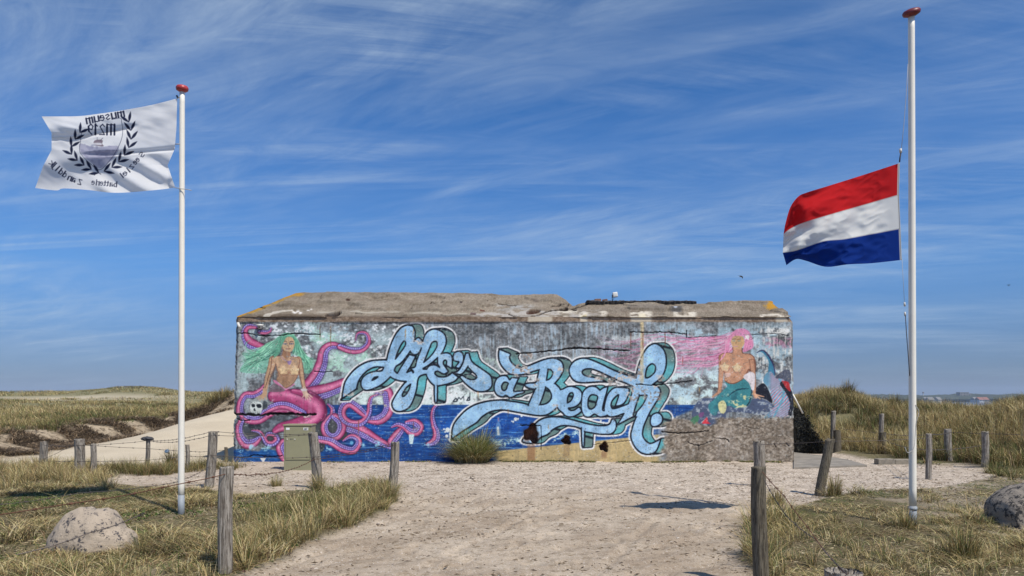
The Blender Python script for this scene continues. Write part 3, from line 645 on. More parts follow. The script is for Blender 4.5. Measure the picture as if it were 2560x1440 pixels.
fill(ZR((280, 770), (400, 800), (540, 720), (620, 820), (650, 930), (620, 1040), (570, 1100), (420, 1120), (330, 1090), (200, 1150), (160, 1220), (90, 1190), (60, 1080), (150, 990), (270, 870), (310, 830)), (54, 122, 130))
mt = polymask(smooth(ZR((280, 770), (400, 800), (540, 720), (620, 820), (650, 930), (620, 1040), (570, 1100), (420, 1120), (330, 1090), (200, 1150), (160, 1220), (90, 1190), (60, 1080), (150, 990), (270, 870), (310, 830)), True)).astype(np.float32)
put(mt*sstep(.1, .7, np.cos(xm*1.25+ym*.5)*np.cos(ym*1.25-xm*.5))*.8, (108, 188, 190)); put(mt*sstep(.5, .8, n1)*.5, (28, 70, 84))
line(ZR((640, 880), (610, 1030), (560, 1100)), [2, 3, 2], (24, 40, 60)); line(ZR((600, 860), (440, 880), (300, 980)), [1, 4, 1], (26, 66, 80))
fill(ZR((190, 1060), (260, 1020), (300, 1100), (270, 1190), (210, 1170)), (208, 204, 150)); put(mt*sstep(.62, .74, n3*.4+n6*.6)*region(1820, 1900, 980, 1040, 10), (196, 196, 150))
fill(ZR((-10, 1290), (40, 1240), (60, 1310), (90, 1330), (-30, 1330)), (206, 54, 66), False)
fill(ZR((-150, 1250), (-60, 1220), (-100, 1330), (-190, 1330)), (74, 128, 96)); fill(ZR((-60, 1190), (0, 1180), (-20, 1240), (-70, 1240)), (140, 76, 130), alpha=.7)
# body
line(ZR((235, 440), (230, 620), (215, 830), (200, 900)), [15, 13, 10, 8], SRD); line(ZR((238, 440), (232, 620), (218, 830), (200, 900)), [12, 11, 8, 7], SR); line(ZR((210, 900), (110, 975)), [7, 3], SR)
fill(ZR((220, 410), (300, 380), (380, 380), (385, 300), (500, 310), (520, 385), (620, 400), (680, 460), (690, 620), (600, 640), (540, 720), (400, 800), (280, 765), (270, 660), (220, 560)), SRD)
fill(ZR((228, 420), (300, 388), (385, 388), (395, 300), (490, 310), (510, 392), (610, 408), (668, 465), (678, 610), (590, 600), (530, 715), (400, 785), (285, 755), (280, 650), (235, 560)), SR)
line(ZR((640, 500), (655, 640), (670, 800), (670, 930)), [13, 12, 9, 8], SRD); line(ZR((640, 500), (655, 640), (670, 800), (668, 930)), [10.5, 9.5, 7, 6.5], SR)
line(ZR((670, 930), (690, 975)), [8, 6], SR)
for d in ((800, 970), (750, 1000), (700, 990)): line(ZR((680, 940), d), [4.5, 2], SRS)
for cx, cy in ((275, 575), (440, 585)):
    fill(ZR(*[(cx+(72 if i % 2 == 0 else 44)*np.cos(i*np.pi/5-np.pi/2), cy+(70 if i % 2 == 0 else 42)*np.sin(i*np.pi/5-np.pi/2)) for i in range(10)]), (214, 190, 150), False)
    line(ZR((cx-60, cy+10), (cx-20, cy+60), (cx+40, cy+62), (cx+75, cy+10)), 1.3, SRD)
mb = polymask(smooth(ZR((228, 420), (610, 408), (678, 610), (530, 715), (400, 785), (285, 755)), True)).astype(np.float32)
put(mb*sstep(.5, .9, n1)*.35, SRS)
fill(ZR((362, 250), (365, 180), (440, 150), (520, 170), (540, 250), (500, 320), (440, 335), (390, 310)), (196, 158, 116))
for ex in (398, 468): line(ZR((ex-22, 205), (ex+22, 200)), 1.6, (96, 66, 48)); line(ZR((ex-14, 225), (ex+14, 225)), 2.2, (112, 140, 130))
line(ZR((430, 240), (425, 268)), 1.6, (140, 104, 74)); line(ZR((400, 300), (450, 298)), 1.8, (178, 130, 146))
for k in range(22): strand(ZR((500-6*k, 160-2*k), (420-6*k, 140+4*k), (360-4*k, 200+10*k), (330-6*k, 330+8*k)), [1.8, 2.2, 1.4], HPs[k % 4])
fill(ZR(*[(580+(45 if i % 2 == 0 else 24)*np.cos(i*np.pi/5), 175+(42 if i % 2 == 0 else 22)*np.sin(i*np.pi/5)) for i in range(10)]), (226, 220, 216))
fill(ZR((540, 680), (620, 640), (680, 680), (670, 860), (640, 880), (600, 790), (530, 720)), (222, 212, 212)); fill(ZR((280, 660), (350, 655), (345, 700), (290, 710)), (222, 190, 178), alpha=.8)

# ---- lettering
faces = []
def face(*parts, sm=True):
    pts = sum([list(p) for p in parts], [])
    faces.append(polymask(smooth(pts, True, 5) if sm else pts))
FM = np.zeros((MH, MW), bool); HM = np.zeros((MH, MW), bool)
def hole(pts):
    global HM
    HM |= polymask(smooth(pts, True, 5))
# corners are doubled so the spline keeps them sharp
face(R2((60, 867), (60, 866), (85, 720), (130, 640), (200, 565), (280, 515), (350, 490), (420, 483), (530, 488), (560, 560), (475, 553), (474, 552), (400, 548), (330, 575), (270, 625), (225, 690), (203, 769), (202, 770)))
face(R2((505, 489), (525, 400), (560, 300), (600, 220), (650, 160), (700, 135), (742, 135), (770, 147), (790, 200), (787, 253), (777, 300), (744, 386), (700, 450), (650, 510), (597, 545), (577, 600), (545, 645), (500, 690), (440, 735), (370, 768), (300, 782), (260, 755), (250, 707), (267, 660), (307, 623), (373, 597), (453, 590), (480, 552)))
hole(R2((680, 290), (697, 307), (687, 347), (640, 413), (593, 474), (592, 473), (610, 413), (647, 333))); hole(R2((360, 680), (386, 653), (420, 647), (400, 666), (366, 683)))
face(R2((777, 300), (777, 299), (807, 263), (832, 259), (860, 288), (864, 324), (845, 379), (814, 420), (772, 422), (744, 386)))
face(R2((545, 560), (640, 628), (760, 590), (760, 690), (690, 692), (620, 682), (545, 645)))
face(R2((733, 428), (735, 427), (795, 442), (796, 445), (747, 540), (703, 617), (730, 680), (640, 685), (608, 632), (680, 507)))
face(R2((872, 282), (894, 227), (924, 193), (961, 175), (998, 172), (1047, 190), (1083, 220), (1100, 263), (1098, 320), (1070, 390), (1050, 420), (990, 480), (925, 532), (868, 570), (930, 580), (935, 640), (900, 622), (827, 654), (805, 770), (778, 862), (735, 948), (673, 987), (620, 993), (580, 973), (560, 927), (573, 880), (620, 800), (680, 720), (735, 665), (720, 625), (770, 612), (772, 588), (738, 563), (739, 562), (790, 550), (805, 495), (827, 434), (851, 373)))
hole(R2((747, 720), (748, 722), (733, 773), (700, 827), (667, 847), (663, 820), (700, 760))); hole(R2((1004, 294), (1010, 343), (973, 410), (924, 465), (879, 504), (878, 502), (900, 447), (937, 355), (961, 303)))
face(B((550, 650), (560, 600), (600, 560), (680, 540), (750, 553), (785, 610), (790, 700), (780, 790), (779, 791), (700, 740), (700, 680), (680, 655), (650, 670), (645, 720), (690, 790), (720, 840), (690, 870), (640, 880), (560, 840), (515, 845), (505, 880), (560, 925), (650, 935), (730, 910), (789, 860), (790, 861), (888, 934), (889, 936), (830, 1000), (720, 1045), (620, 1065), (548, 1080), (546, 1082), (540, 1325), (505, 1330), (496, 1070), (494, 1068), (430, 1010), (375, 920), (365, 850), (385, 790), (430, 745), (520, 740), (585, 775), (555, 720)))
face(B((805, 610), (820, 550), (880, 515), (940, 530), (970, 580), (970, 660), (945, 730), (905, 785), (855, 775), (850, 760), (900, 690), (870, 680), (820, 660)))
face(B((1010, 545), (1011, 544), (1060, 540), (1061, 541), (1090, 640), (1140, 710), (1240, 780), (1370, 870), (1420, 920), (1440, 1010), (1430, 1090), (1370, 1150), (1270, 1172), (1180, 1160), (1080, 1100), (980, 1010), (911, 931), (910, 930), (960, 910), (1040, 960), (1120, 980), (1190, 950), (1180, 900), (1120, 840), (1046, 765), (1045, 765), (950, 880), (860, 880), (810, 860), (880, 840), (940, 760), (980, 660)))
face(C_((40, 820), (60, 720), (110, 640), (200, 600), (280, 610), (335, 680), (380, 640), (500, 650), (501, 652), (410, 860), (440, 900), (590, 890), (610, 910), (560, 935), (470, 960), (400, 1000), (330, 1010), (265, 970), (200, 1000), (110, 970), (55, 900)))
hole(C_((180, 800), (210, 740), (255, 720), (310, 745), (290, 800), (270, 860), (230, 885), (190, 860)))
face(C_((138, 100), (140, 99), (250, 145), (345, 190), (330, 250), (350, 320), (420, 400), (520, 435), (640, 430), (800, 370), (950, 310), (1100, 272), (1200, 275), (1300, 320), (1345, 400), (1345, 500), (1320, 570), (1270, 650), (1190, 745), (1191, 746), (1260, 810), (1330, 910), (1450, 1000), (1330, 1060), (1280, 1150), (1180, 1250), (1050, 1335), (900, 1355), (700, 1330), (450, 1285), (280, 1255), (200, 1245), (150, 1250)),
     E((1100, 292), (900, 330), (720, 440), (600, 565), (350, 720), (90, 905), (85, 930), (82, 850), (95, 700), (150, 560), (280, 400), (420, 275), (600, 178), (850, 112), (1080, 91)),
     C_((250, 1072), (550, 1115), (690, 1150), (691, 1149), (820, 856), (819, 854), (680, 830), (610, 766), (611, 765), (690, 745), (830, 730), (870, 600), (895, 488), (894, 487), (780, 520), (650, 565), (520, 582), (370, 575), (270, 510), (190, 420), (140, 320), (125, 200)))
hole(C_((1058, 476), (1060, 475), (1120, 490), (1155, 540), (1130, 620), (1080, 670), (1031, 687), (1030, 685))); hole(C_((1014, 822), (1016, 820), (1080, 860), (1125, 950), (1120, 1040), (1060, 1110), (980, 1145), (901, 1152), (900, 1150), (960, 1000)))
face(R3((380, 1165), (430, 1100), (500, 1005), (580, 955), (700, 945), (820, 968), (980, 1010), (1100, 1025), (1165, 1010), (1190, 965), (1222, 985), (1222, 1050), (1180, 1095), (1080, 1098), (950, 1078), (942, 1080), (935, 1205), (920, 1200), (912, 1050), (910, 1050), (850, 1030), (740, 1022), (660, 1055), (610, 1100), (545, 1130), (480, 1180)))
face(D_((165, 480), (190, 390), (260, 310), (360, 265), (470, 262), (600, 300), (760, 370), (900, 440), (1060, 510), (1320, 600), (1420, 640), (1400, 760), (1320, 760), (1180, 700), (1000, 630), (850, 560), (700, 490), (560, 445), (460, 450), (400, 490), (410, 540), (480, 580), (600, 600), (700, 620), (829, 679), (830, 682), (700, 680), (520, 690), (400, 695), (280, 670), (200, 590)))
face(D_((1380, 560), (1430, 350), (1500, 180), (1570, 70), (1660, 5), (1740, 0), (1820, 50), (1880, 130), (1910, 260), (1905, 400), (1870, 520), (1800, 620), (1720, 690), (1600, 760), (1400, 760)))
hole(D_((1560, 440), (1620, 370), (1670, 355), (1720, 400), (1715, 490), (1660, 560), (1580, 610), (1535, 590)))
face(D_((1318, 740), (1320, 738), (1500, 738), (1680, 735), (1750, 760), (1805, 830), (1800, 900), (1760, 1000), (1700, 1090)), F((1100, 240), (1000, 400), (920, 570), (870, 700), (850, 850), (900, 960), (1000, 1030), (1100, 1000), (1213, 941), (1215, 942), (1150, 1130), (1080, 1215), (960, 1245), (830, 1215), (720, 1120), (650, 1000), (618, 880), (640, 750), (680, 620), (729, 501), (728, 500), (640, 505), (351, 657), (350, 655), (490, 420)), D_((1230, 1080), (1290, 900)))
hole(F((785, 70), (786, 69), (925, 60), (936, 90), (860, 250), (740, 400), (715, 470), (660, 480), (700, 320)))
face(D_((0, 840), (60, 810), (140, 770), (240, 770), (340, 810), (390, 880), (385, 1000), (330, 1090), (240, 1140), (150, 1155), (190, 1195), (260, 1190), (340, 1140), (385, 1200), (330, 1260), (230, 1305), (120, 1300), (40, 1230), (-40, 1150), (-60, 1000)))
hole(D_((130, 1050), (140, 950), (180, 885), (230, 880), (240, 940), (200, 1020), (150, 1055)))
face(D_((390, 1000), (410, 880), (470, 800), (560, 760), (650, 775), (719, 834), (720, 835), (780, 790), (858, 770), (860, 771), (840, 860), (800, 1000), (765, 1150), (780, 1200), (860, 1200), (850, 1280), (720, 1310), (620, 1260), (540, 1310), (450, 1300), (400, 1220), (385, 1120)))
hole(D_((500, 1060), (520, 960), (580, 910), (680, 945), (655, 1050), (630, 1130), (560, 1175), (510, 1140)))
face(D_((800, 1200), (815, 1050), (865, 900), (960, 800), (1080, 780), (1238, 800), (1240, 802), (1240, 880), (1200, 990), (1140, 1075), (1060, 1110), (1001, 1111), (1000, 1110), (1060, 920), (1000, 950), (940, 1020), (915, 1100), (950, 1165), (1040, 1150), (1150, 1110), (1250, 1080), (1330, 1130), (1300, 1230), (1150, 1250), (1000, 1300), (880, 1300)))
face(F((1010, 560), (1040, 470), (1110, 425), (1190, 430), (1245, 500), (1240, 600), (1170, 670), (1060, 690), (1015, 640)))
for f_ in faces: FM |= f_
FM &= ~HM
def shift(m, dx, dy):
    o = np.zeros_like(m); h, w = m.shape
    dx, dy = int(round(dx)), int(round(dy))
    o[max(dy, 0):h+min(dy, 0), max(dx, 0):w+min(dx, 0)] = m[max(-dy, 0):h+min(-dy, 0), max(-dx, 0):w+min(-dx, 0)]; return o
def dilate(m, r):
    r = r*SS; o = m.copy(); rr = r
    while rr > 0:
        k = max(8, int(rr*3))
        for i in range(k): o |= shift(m, rr*np.cos(2*np.pi*i/k), rr*np.sin(2*np.pi*i/k))
        rr -= max(2, r/3.)
    return o
EX = FM.copy()
for k in range(1, 24): EX |= shift(FM, k*SS*.92, -k*SS*.06)
EXs = shift(FM, 21*SS, -1*SS)
INK = (16, 22, 34)
EXs_all = EX.copy()
WH = dilate(EX, 6.5)
put(blur(WH.astype(np.float32), .5), (226, 226, 224))
put(dilate(EX, 2.6).astype(np.float32), INK)
g = (np.sin((ym*.9-xm*.22)/13.)+1)/2
exc = np.array([96, 176, 184], np.float32)*(1-g[..., None])+np.array([98, 122, 118], np.float32)*g[..., None]
exm = (EX & ~dilate(FM, 1.8)).astype(np.float32)
CV[:] = CV*(1-exm[..., None])+exc*exm[..., None]
# ink bars across the extrusions
bars = sstep(.965, .99, np.sin((ym*.9-xm*.22)/13.+1.1))
put(exm*bars*.9, INK)
put(dilate(FM, 2.3).astype(np.float32), INK)
inner = ~dilate(~FM, 1.6)
fc = np.array([150, 190, 222], np.float32)+((n1-.5)*24)[..., None]
m = inner.astype(np.float32); CV[:] = CV*(1-m[..., None])+fc*m[..., None]
put(m*sstep(.62, .9, n6*.5+n2*.5)*.5, (170, 194, 204))
# bubbles, "and"
for x, y, r in ((1289, 1048, 4.5), (1283, 1054, 2.5), (1295, 1047, 2.3), (1279, 1053, 1.6), (1304, 1040, 2.6), (1119, 1075, 6), (1110, 1073, 2.4), (1113, 1080, 2.2), (1117, 1090, 4), (1105, 1075, 1.4), (1125, 1086, 3), (1683, 1046, 3), (1690, 1052, 4), (1502, 1052, 2.6), (1509, 1057, 3)):
    put(1-sstep(r-.6, r+.6, np.hypot(xm-x, ym-y)), (224, 230, 230))
for P, w in ((((1133, 1003), (1140, 996), (1142, 1003), (1134, 1004)), 3), (((1143, 1002), (1147, 994), (1152, 998), (1157, 992)), 2.4), (((1159, 990), (1160, 1001)), 1.6), (((1168, 1000), (1172, 993), (1174, 1000), (1167, 1001)), 3), (((1175, 982), (1174, 1001)), 2.2)):
    line(P, w, (44, 52, 62))
# ---- wear: rust runs, peeling, cracks, joints
for x, y0, y1, c in ((1013, 822, 850, (168, 120, 60)), (1033, 822, 842, (160, 120, 70)), (1605, 800, 960, (206, 186, 140)), (1607, 830, 875, (120, 60, 40)), (1577, 832, 872, (110, 60, 40)), (1663, 832, 870, (120, 64, 44)), (1195, 978, 996, (200, 150, 90)), (897, 1052, 1088, (134, 84, 52)), (1372, 1062, 1078, (150, 110, 60)), (800, 815, 850, (110, 84, 56)), (827, 815, 870, (120, 90, 60)), (1270, 1022, 1040, (130, 90, 50)), (1034, 1056, 1080, (130, 70, 70)), (1707, 890, 915, (150, 60, 60)), (1748, 968, 985, (170, 130, 70))):
    w = 1.6 if (y1-y0) < 60 else 6
    put((1-sstep(w*.4, w, np.abs(xm-x-2*(vnoise(400, 12, int(x))-.5))))*sstep(y0-2, y0+2, ym)*(1-sstep(y1-12, y1+4, ym))*(.55+.4*n3), c)
peel = np.zeros_like(n1)
for x, y, rx, ry in ((1545, 945, 55, 26), (1590, 985, 40, 26), (1625, 1015, 36, 14), (1400, 930, 26, 18), (1390, 1020, 12, 12), (1300, 925, 46, 22), (1340, 955, 20, 12), (1600, 920, 16, 40), (1690, 1052, 26, 14), (1500, 940, 40, 14), (1640, 985, 20, 40), (1050, 850, 24, 16), (1650, 945, 16, 12), (870, 985, 22, 12), (1320, 890, 20, 12), (760, 1040, 20, 6), (955, 985, 14, 10), (962, 1010, 10, 10)):
    peel = np.maximum(peel, 1-sstep(.4, 1.1, np.hypot((xm-x)/rx, (ym-y)/ry)))
put(peel*sstep(.56, .66, n3*.45+n6*.55), (196, 188, 180)); put(peel*sstep(.66, .74, n3*.5+n1*.5)*.8, (120, 108, 100))
lr = sstep(-4, 4, (ym-1046+8*(n6-.5)))*sstep(1782, 1800, xm)
lr = np.maximum(lr, sstep(-4, 4, ym-1062+14*(n1-.5))*sstep(1655, 1672, xm+16*(n6-.5)+(ym-1100)*.12))
lr = np.maximum(lr, sstep(-3, 3, 22-np.hypot((xm-1700)*.5, (ym-1062)*1.3)+10*(n6-.5))*.9)
put(lr, (138, 125, 110)); put(lr*sstep(.3, .8, n6)*.55, (112, 102, 90)); put(lr*sstep(.6, .8, n3)*.5, (168, 158, 142)); put(lr*sstep(.7, .85, fbm(5, 3, 950, 3))*.6, (84, 76, 66)); put(lr*sstep(.6, .9, n1)*.4, (160, 150, 138)); CV += (lr*((n5-.5)*40+(n3-.5)*30))[..., None]
put(region(1788, 1838, 1070, 1160, 4)*.25*lr, (170, 160, 150))
put(sstep(.95, .99, n3)*sstep(.4, .8, n2)*.5, (92, 92, 92)); put(sstep(.95, .99, fbm(4, 4, 900, 3))*sstep(.5, .8, n6)*.4, (205, 208, 204))
put(sstep(.93, .97, vnoise(1.6, 1.6, 77))*sstep(.45, .7, n6)*.5, (60, 62, 66))
for x in (1094, 1195, 1229, 1346, 1448, 700, 990, 1615, 1838, 760):                         # formwork joints
    put((1-sstep(.2, .9, np.abs(xm-x)))*.28*sstep(.3, .6, vnoise(400, 20, x)), (60, 60, 60))
for y in (842, 905, 968, 1060, 1110):
    put((1-sstep(.2, .8, np.abs(ym-y-2*(vnoise(90, 400, y)-.5))))*.22*sstep(.5, .7, vnoise(60, 400, y+1)), (60, 60, 60))
# general wear over all paint: mottling, small chips down to concrete, faint drips
CV *= (1+.09*(n6-.5)+.08*(n1-.5)+.09*(n3-.5)+.04*(n4-.5))[..., None]
wz = sstep(.45, .7, fbm(40, 30, 640)); c1 = vnoise(3.2, 2.6, 650)*.6+vnoise(1.6, 1.5, 651)*.4
put(sstep(.74, .80, c1)*wz*.75, (126, 122, 118)); c2 = vnoise(3.4, 2.4, 660)*.6+vnoise(1.5, 1.4, 661)*.4
put(sstep(.76, .81, c2)*wz*.75, (206, 206, 202)); put(sstep(.80, .84, vnoise(2.2, 2., 670)*.7+vnoise(1.1, 1.1, 671)*.3)*.7, (52, 50, 52))
dr = sstep(.72, .8, vnoise(2.4, 60, 680))*sstep(.4, .7, vnoise(30, 30, 681))*sstep(820, 850, ym); put(dr*.10, (70, 72, 74)); dr = sstep(.74, .82, vnoise(2.8, 50, 690))*sstep(.5, .75, vnoise(34, 24, 691)); put(dr*.14, (212, 214, 212))
CRK = np.zeros((MH, MW), np.float32)
def crack(P, w, seed=0, al=1., jit=2.2):
    r = np.random.RandomState(seed); Q = smooth(P, False, 10); Q[:, 1] += (r.rand(len(Q))-.5)*jit
    W = w*(.35+.9*r.rand(len(Q))); sl, D, U, V = stroke(Q, W, False)
    mk = np.clip(.5-D/.9, 0, 1); put(mk*al, (22, 20, 20), sl); CRK[sl] = np.maximum(CRK[sl], mk*al)
crack([(1290, 885), (1330, 882), (1380, 877), (1430, 872), (1480, 871), (1530, 875), (1575, 877)], 3.0, 1); crack([(1410, 873), (1440, 869), (1475, 872)], 3.4, 2)
crack([(586, 833), (620, 834), (660, 840), (700, 838), (740, 834), (800, 837)], 2.2, 3)
crack([(580, 1034), (640, 1038), (700, 1034), (760, 1037), (790, 1036)], 6.5, 4, jit=3); crack([(584, 1046), (610, 1052), (625, 1050)], 2.4, 5)
crack([(1575, 830), (1610, 831), (1650, 830), (1688, 832), (1715, 836)], 2.0, 6); crack([(1716, 828), (1716, 843)], 2, 7)
crack([(1590, 960), (1620, 963), (1650, 962), (1700, 956), (1730, 952)], 2.2, 8); crack([(1655, 1080), (1690, 1083), (1730, 1081), (1770, 1077)], 2.6, 9)
crack([(1718, 1105), (1745, 1114), (1780, 1102)], 1.8, 10, .8); crack([(1745, 1112), (1747, 1124)], 1.6, 11); crack([(1790, 1096), (1815, 1098), (1822, 1104)], 1.8, 12, .8)
crack([(575, 1141), (610, 1144), (640, 1138), (670, 1142), (705, 1140)], 1.8, 13); crack([(1480, 1112), (1540, 1106), (1575, 1101)], 1.2, 14, .7)
crack([(785, 929), (800, 930), (832, 930)], 1.4, 15); crack([(1720, 845), (1760, 842), (1790, 840)], 1.2, 16, .7); crack([(1880, 838), (1930, 834), (1975, 840)], 1.2, 17, .8)
crack([(1860, 1065), (1895, 1072), (1900, 1060)], 1., 18, .5); crack([(1935, 1110), (1940, 1118)], 1.6, 19, .8); crack([(1965, 1108), (1972, 1116)], 1.8, 20, .8)
# white plaster scar low on the left
fill(ZM((480, 1270), (540, 1270), (590, 1260), (560, 1310), (550, 1380), (530, 1440), (500, 1400), (520, 1330)), (206, 208, 208), False)
# bottom edge: raw concrete footing
ft = sstep(-2, 2, ym-(1164+6*(vnoise(14, 400, 61)-.5)-(xm-600)*.004))*(1-sstep(1240, 1260, xm)); put(ft*.85*sstep(575, 590, xm), (126, 116, 102))
# the three shell holes: raw rusty concrete, depth is real geometry
HOLES = ((1328, 1086, 19, 24), (1416, 1101, 11, 12), (1510, 1118, 11, 12))
HMK = np.zeros((MH, MW), np.float32)
for x, y, rx, ry in HOLES:
    a = np.arctan2(ym-y, xm-x); rr = np.hypot((xm-x)/rx, (ym-y)/ry)+.16*np.sin(3*a+x)+.12*np.sin(5*a+y)
    mk = 1-sstep(.85, 1.0, rr); HMK = np.maximum(HMK, mk)
    put((1-sstep(1.0, 1.35, rr))*.55*sstep(.3, .7, n3), (62, 50, 44)); put(mk, (122, 82, 64)); put(mk*sstep(.4, .8, n6)*.6, (88, 58, 48))
put((1-sstep(7, 13, np.abs(xm-1328)))*sstep(1108, 1116, ym)*(1-sstep(1150, 1165, ym))*.6, (140, 96, 66))
put((1-sstep(6, 10, np.abs(xm-1416)))*sstep(1110, 1116, ym)*(1-sstep(1136, 1150, ym))*.35, (120, 90, 60))
put((1-sstep(5, 9, np.abs(xm-1510)))*sstep(1126, 1132, ym)*(1-sstep(1140, 1150, ym))*.45, (120, 80, 60))
crack([(1302, 1064), (1330, 1064), (1350, 1064)], 2.4, 21); crack([(1352, 1066), (1353, 1100), (1352, 1125)], 1.6, 22)
lip = 1-sstep(803, 806.5, ym+2*(n6-.5))
put(lip, (134, 116, 99)); CV += (lip*((n5-.5)*44+(n3-.5)*34+(n6-.5)*30))[..., None]
put(lip*sstep(.6, .9, n6)*.5, (98, 82, 70))
for x0, x1 in ((1320, 1380), (1578, 1628), (1450, 1468), (1940, 1972)): put(lip*sstep(x0-4, x0+3, xm)*(1-sstep(x1-3, x1+5, xm))*.8, (204, 194, 174))
CV = np.clip(CV, 6, 250)
def down(a):
    return (a[0::2, 0::2]+a[1::2, 0::2]+a[0::2, 1::2]+a[1::2, 1::2])/4
MUR = down(CV); MCR = down(CRK); MHO = down(HMK)
# ---------------------------------------------------------------- end of the mural painter
# ================================================================ bunker
YW = 17.7                                     # the painted wall's plane
WALLK = 1.10                                   # paint albedo relative to the tones authored above
def px2x(px, Y=YW): return (px-1280)/FPX*Y
def py2z(py, Y=YW): return CAMH-(py-HOR)/FPX*Y
bunker = empty('bunker', (0, YW, 0))
tag(bunker, 'long low concrete bunker painted with mermaids, octopus arms and blue graffiti lettering', 'bunker')
def local(V): V = np.array(V, float); V[:, 1] -= YW; return V
wx = np.arange(580, 1986.5, 1.0); wy = np.arange(792, 1177.5, 1.0)
PX, PY = np.meshgrid(wx, wy)
def samp(img, px, py, x0=MX0, y0=MY0):
    x = np.clip(px-x0-.5, 0, img.shape[1]-1.001); y = np.clip(py-y0-.5, 0, img.shape[0]-1.001)
    xi = x.astype(int); yi = y.astype(int); fx = x-xi; fy = y-yi
    if img.ndim == 3: fx = fx[..., None]; fy = fy[..., None]
    return (img[yi, xi]*(1-fx)+img[yi, xi+1]*fx)*(1-fy)+(img[yi+1, xi]*(1-fx)+img[yi+1, xi+1]*fx)*fy
colw = samp(MUR, PX, PY); crk = samp(MCR, PX, PY); hol = samp(MHO, PX, PY)
# ragged left edge with the spalled notch, chamfered right edge
le = np.interp(wy, [792, 800, 1025, 1034, 1040, 1046, 1052, 1100, 1178], [591, 590, 583, 582, 590, 588, 584, 583, 580])+1.2*(LN[1](wy/5., wy*0)-.5)*2
re = np.interp(wy, [792, 806, 820, 1178], [1974, 1983, 1984, 1987])+1.0*(LN[2](wy/7., wy*0)-.5)*2
fr = (PX-580)/(1986.-580)
PXe = le[:, None]*(1-fr)+re[:, None]*fr; keep = ss(0, .03, np.minimum(fr, 1-fr)); PXe = PX*keep+PXe*(1-keep)
VX = px2x(PXe); VZ = py2z(PY)
rel = .010*(fb(VX, VZ, .35, 3, 5)-.5)+.012*(fb(VX, VZ, 1.8, 5)-.5)
dep = -rel+crk*.035
brow = (1-ss(804, 808, PY))*(PX < 1480)*(.032*ss(.35, .6, fb(VX*.5, VZ*.4, .5, 2)))     # the bare lip above the mural
dep = dep-brow
dep = dep+.30*ss(.05, .9, hol)*(.75+.5*fb(VX, VZ, .1, 4))
dep = dep-(.028*ss(1034, 1040, PY)*(1-ss(1040, 1120, PY))*(1-ss(760, 800, PX)))
VY = YW+dep; VY = VY+.05*ss(.006, 0, np.minimum(fr, 1-fr))
wall_lin = np.clip(lin(np.clip(colw, 4, 250))*WALLK, 0, .86)
M_wall = painted('mural_paint_on_concrete', .88, .25, 30.)
nx, ny = len(wx), len(wy)
V = np.stack([VX.ravel(), VY.ravel(), VZ.ravel()], 1)
F = gridfaces(nx, ny)[:, ::-1]
front_wall = mesh_np('front_wall', local(V), F, M_wall, bunker, col=wall_lin.reshape(-1, 3))
# ---- roof slope painted with crust, lichen, plaster runs
RX0, RY0 = 572, 716
def reset_canvas(x0, y0, x1, y1):
    global MX0, MY0, MX1, MY1, MW, MH, XX, YY, CV, xm, ym
    MX0, MY0, MX1, MY1 = x0, y0, x1, y1; MW, MH = (MX1-MX0)*SS, (MY1-MY0)*SS
    YY, XX = np.mgrid[0:MH, 0:MW].astype(np.float32); XX = XX/SS+MX0+.25; YY = YY/SS+MY0+.25
    CV = np.zeros((MH, MW, 3), np.float32); xm, ym = XX, YY
def vn(sx, sy, seed): return vnoise(sx, sy, seed, MW, MH)
def fn(sx, sy, seed, o=5, g=.55):
    t = 0; a = 1; s = 0
    for k in range(o): t = t+a*vn(sx, sy, seed+k*13); s += a; a *= g; sx = max(sx/2, .6); sy = max(sy/2, .6)
    return np.clip((t/s-.5)*2.2+.5, 0, 1)
reset_canvas(572, 716, 1996, 826)
r1 = fn(60, 12, 11); r2 = fn(12, 5, 31); r3 = vn(1.1, 1.1, 4); r4 = fn(24, 3, 71)
CV[:] = (134, 123, 108); CV += ((r1-.5)*26+(r2-.5)*22+(r3-.5)*52)[..., None]
put(sstep(.6, .9, r2)*.35, (110, 94, 80)); put(sstep(.9, .97, vn(1.6, 1.4, 9))*.6, (188, 172, 150))
inL = 1-sstep(1440, 1470, xm)
put(inL*sstep(788, 792, ym+1.5*(r1-.5))*.55, (92, 78, 66))
band = np.exp(-((ym-(781-2*sstep(650, 760, xm)*(1-sstep(800, 1100, xm))+6*(r1-.5)*.6+4*sstep(900, 1200, xm)))/2.6)**2)*sstep(700, 740, xm)*(1-sstep(1290, 1330, xm))
put(band*sstep(.3, .6, r4)*.75, (186, 180, 166))
line([(662, 794), (680, 787), (700, 784), (735, 782)], [8, 7, 5, 3], (186, 178, 164))
for x, y, r in ((738, 785, 7), (752, 787, 5), (730, 780, 4), (770, 777, 4), (778, 773, 3), (745, 781, 6)): put((1-sstep(.5, 1.1, np.hypot((xm-x)/r, (ym-y)/(r*.7)))), (216, 212, 206))
put(sstep(1170, 1200, xm)*(1-sstep(1480, 1520, xm))*sstep(772, 780, ym-12*(r1-.5))*sstep(.35, .6, r4), (172, 166, 158))
put(sstep(1230, 1250, xm)*(1-sstep(1320, 1350, xm))*np.exp(-((ym-768)/7)**2)*sstep(.3, .6, r4)*.8, (170, 170, 168))
for x0, x1, y0, y1 in ((1318, 1378, 796, 808), (1575, 1630, 779, 800), (1448, 1470, 781, 806), (1500, 1518, 778, 792), (1380, 1420, 790, 798), (1682, 1740, 780, 792), (1900, 1960, 786, 798), (1940, 1975, 790, 806), (1395, 1450, 778, 784)):
    mm = sstep(x0-4, x0+4, xm)*(1-sstep(x1-6, x1+6, xm))*sstep(y0-2, y0+1, ym)*(1-sstep(y1-3, y1+4, ym)); put(mm*sstep(.25, .55, r2*.6+r4*.4), (206, 198, 182))
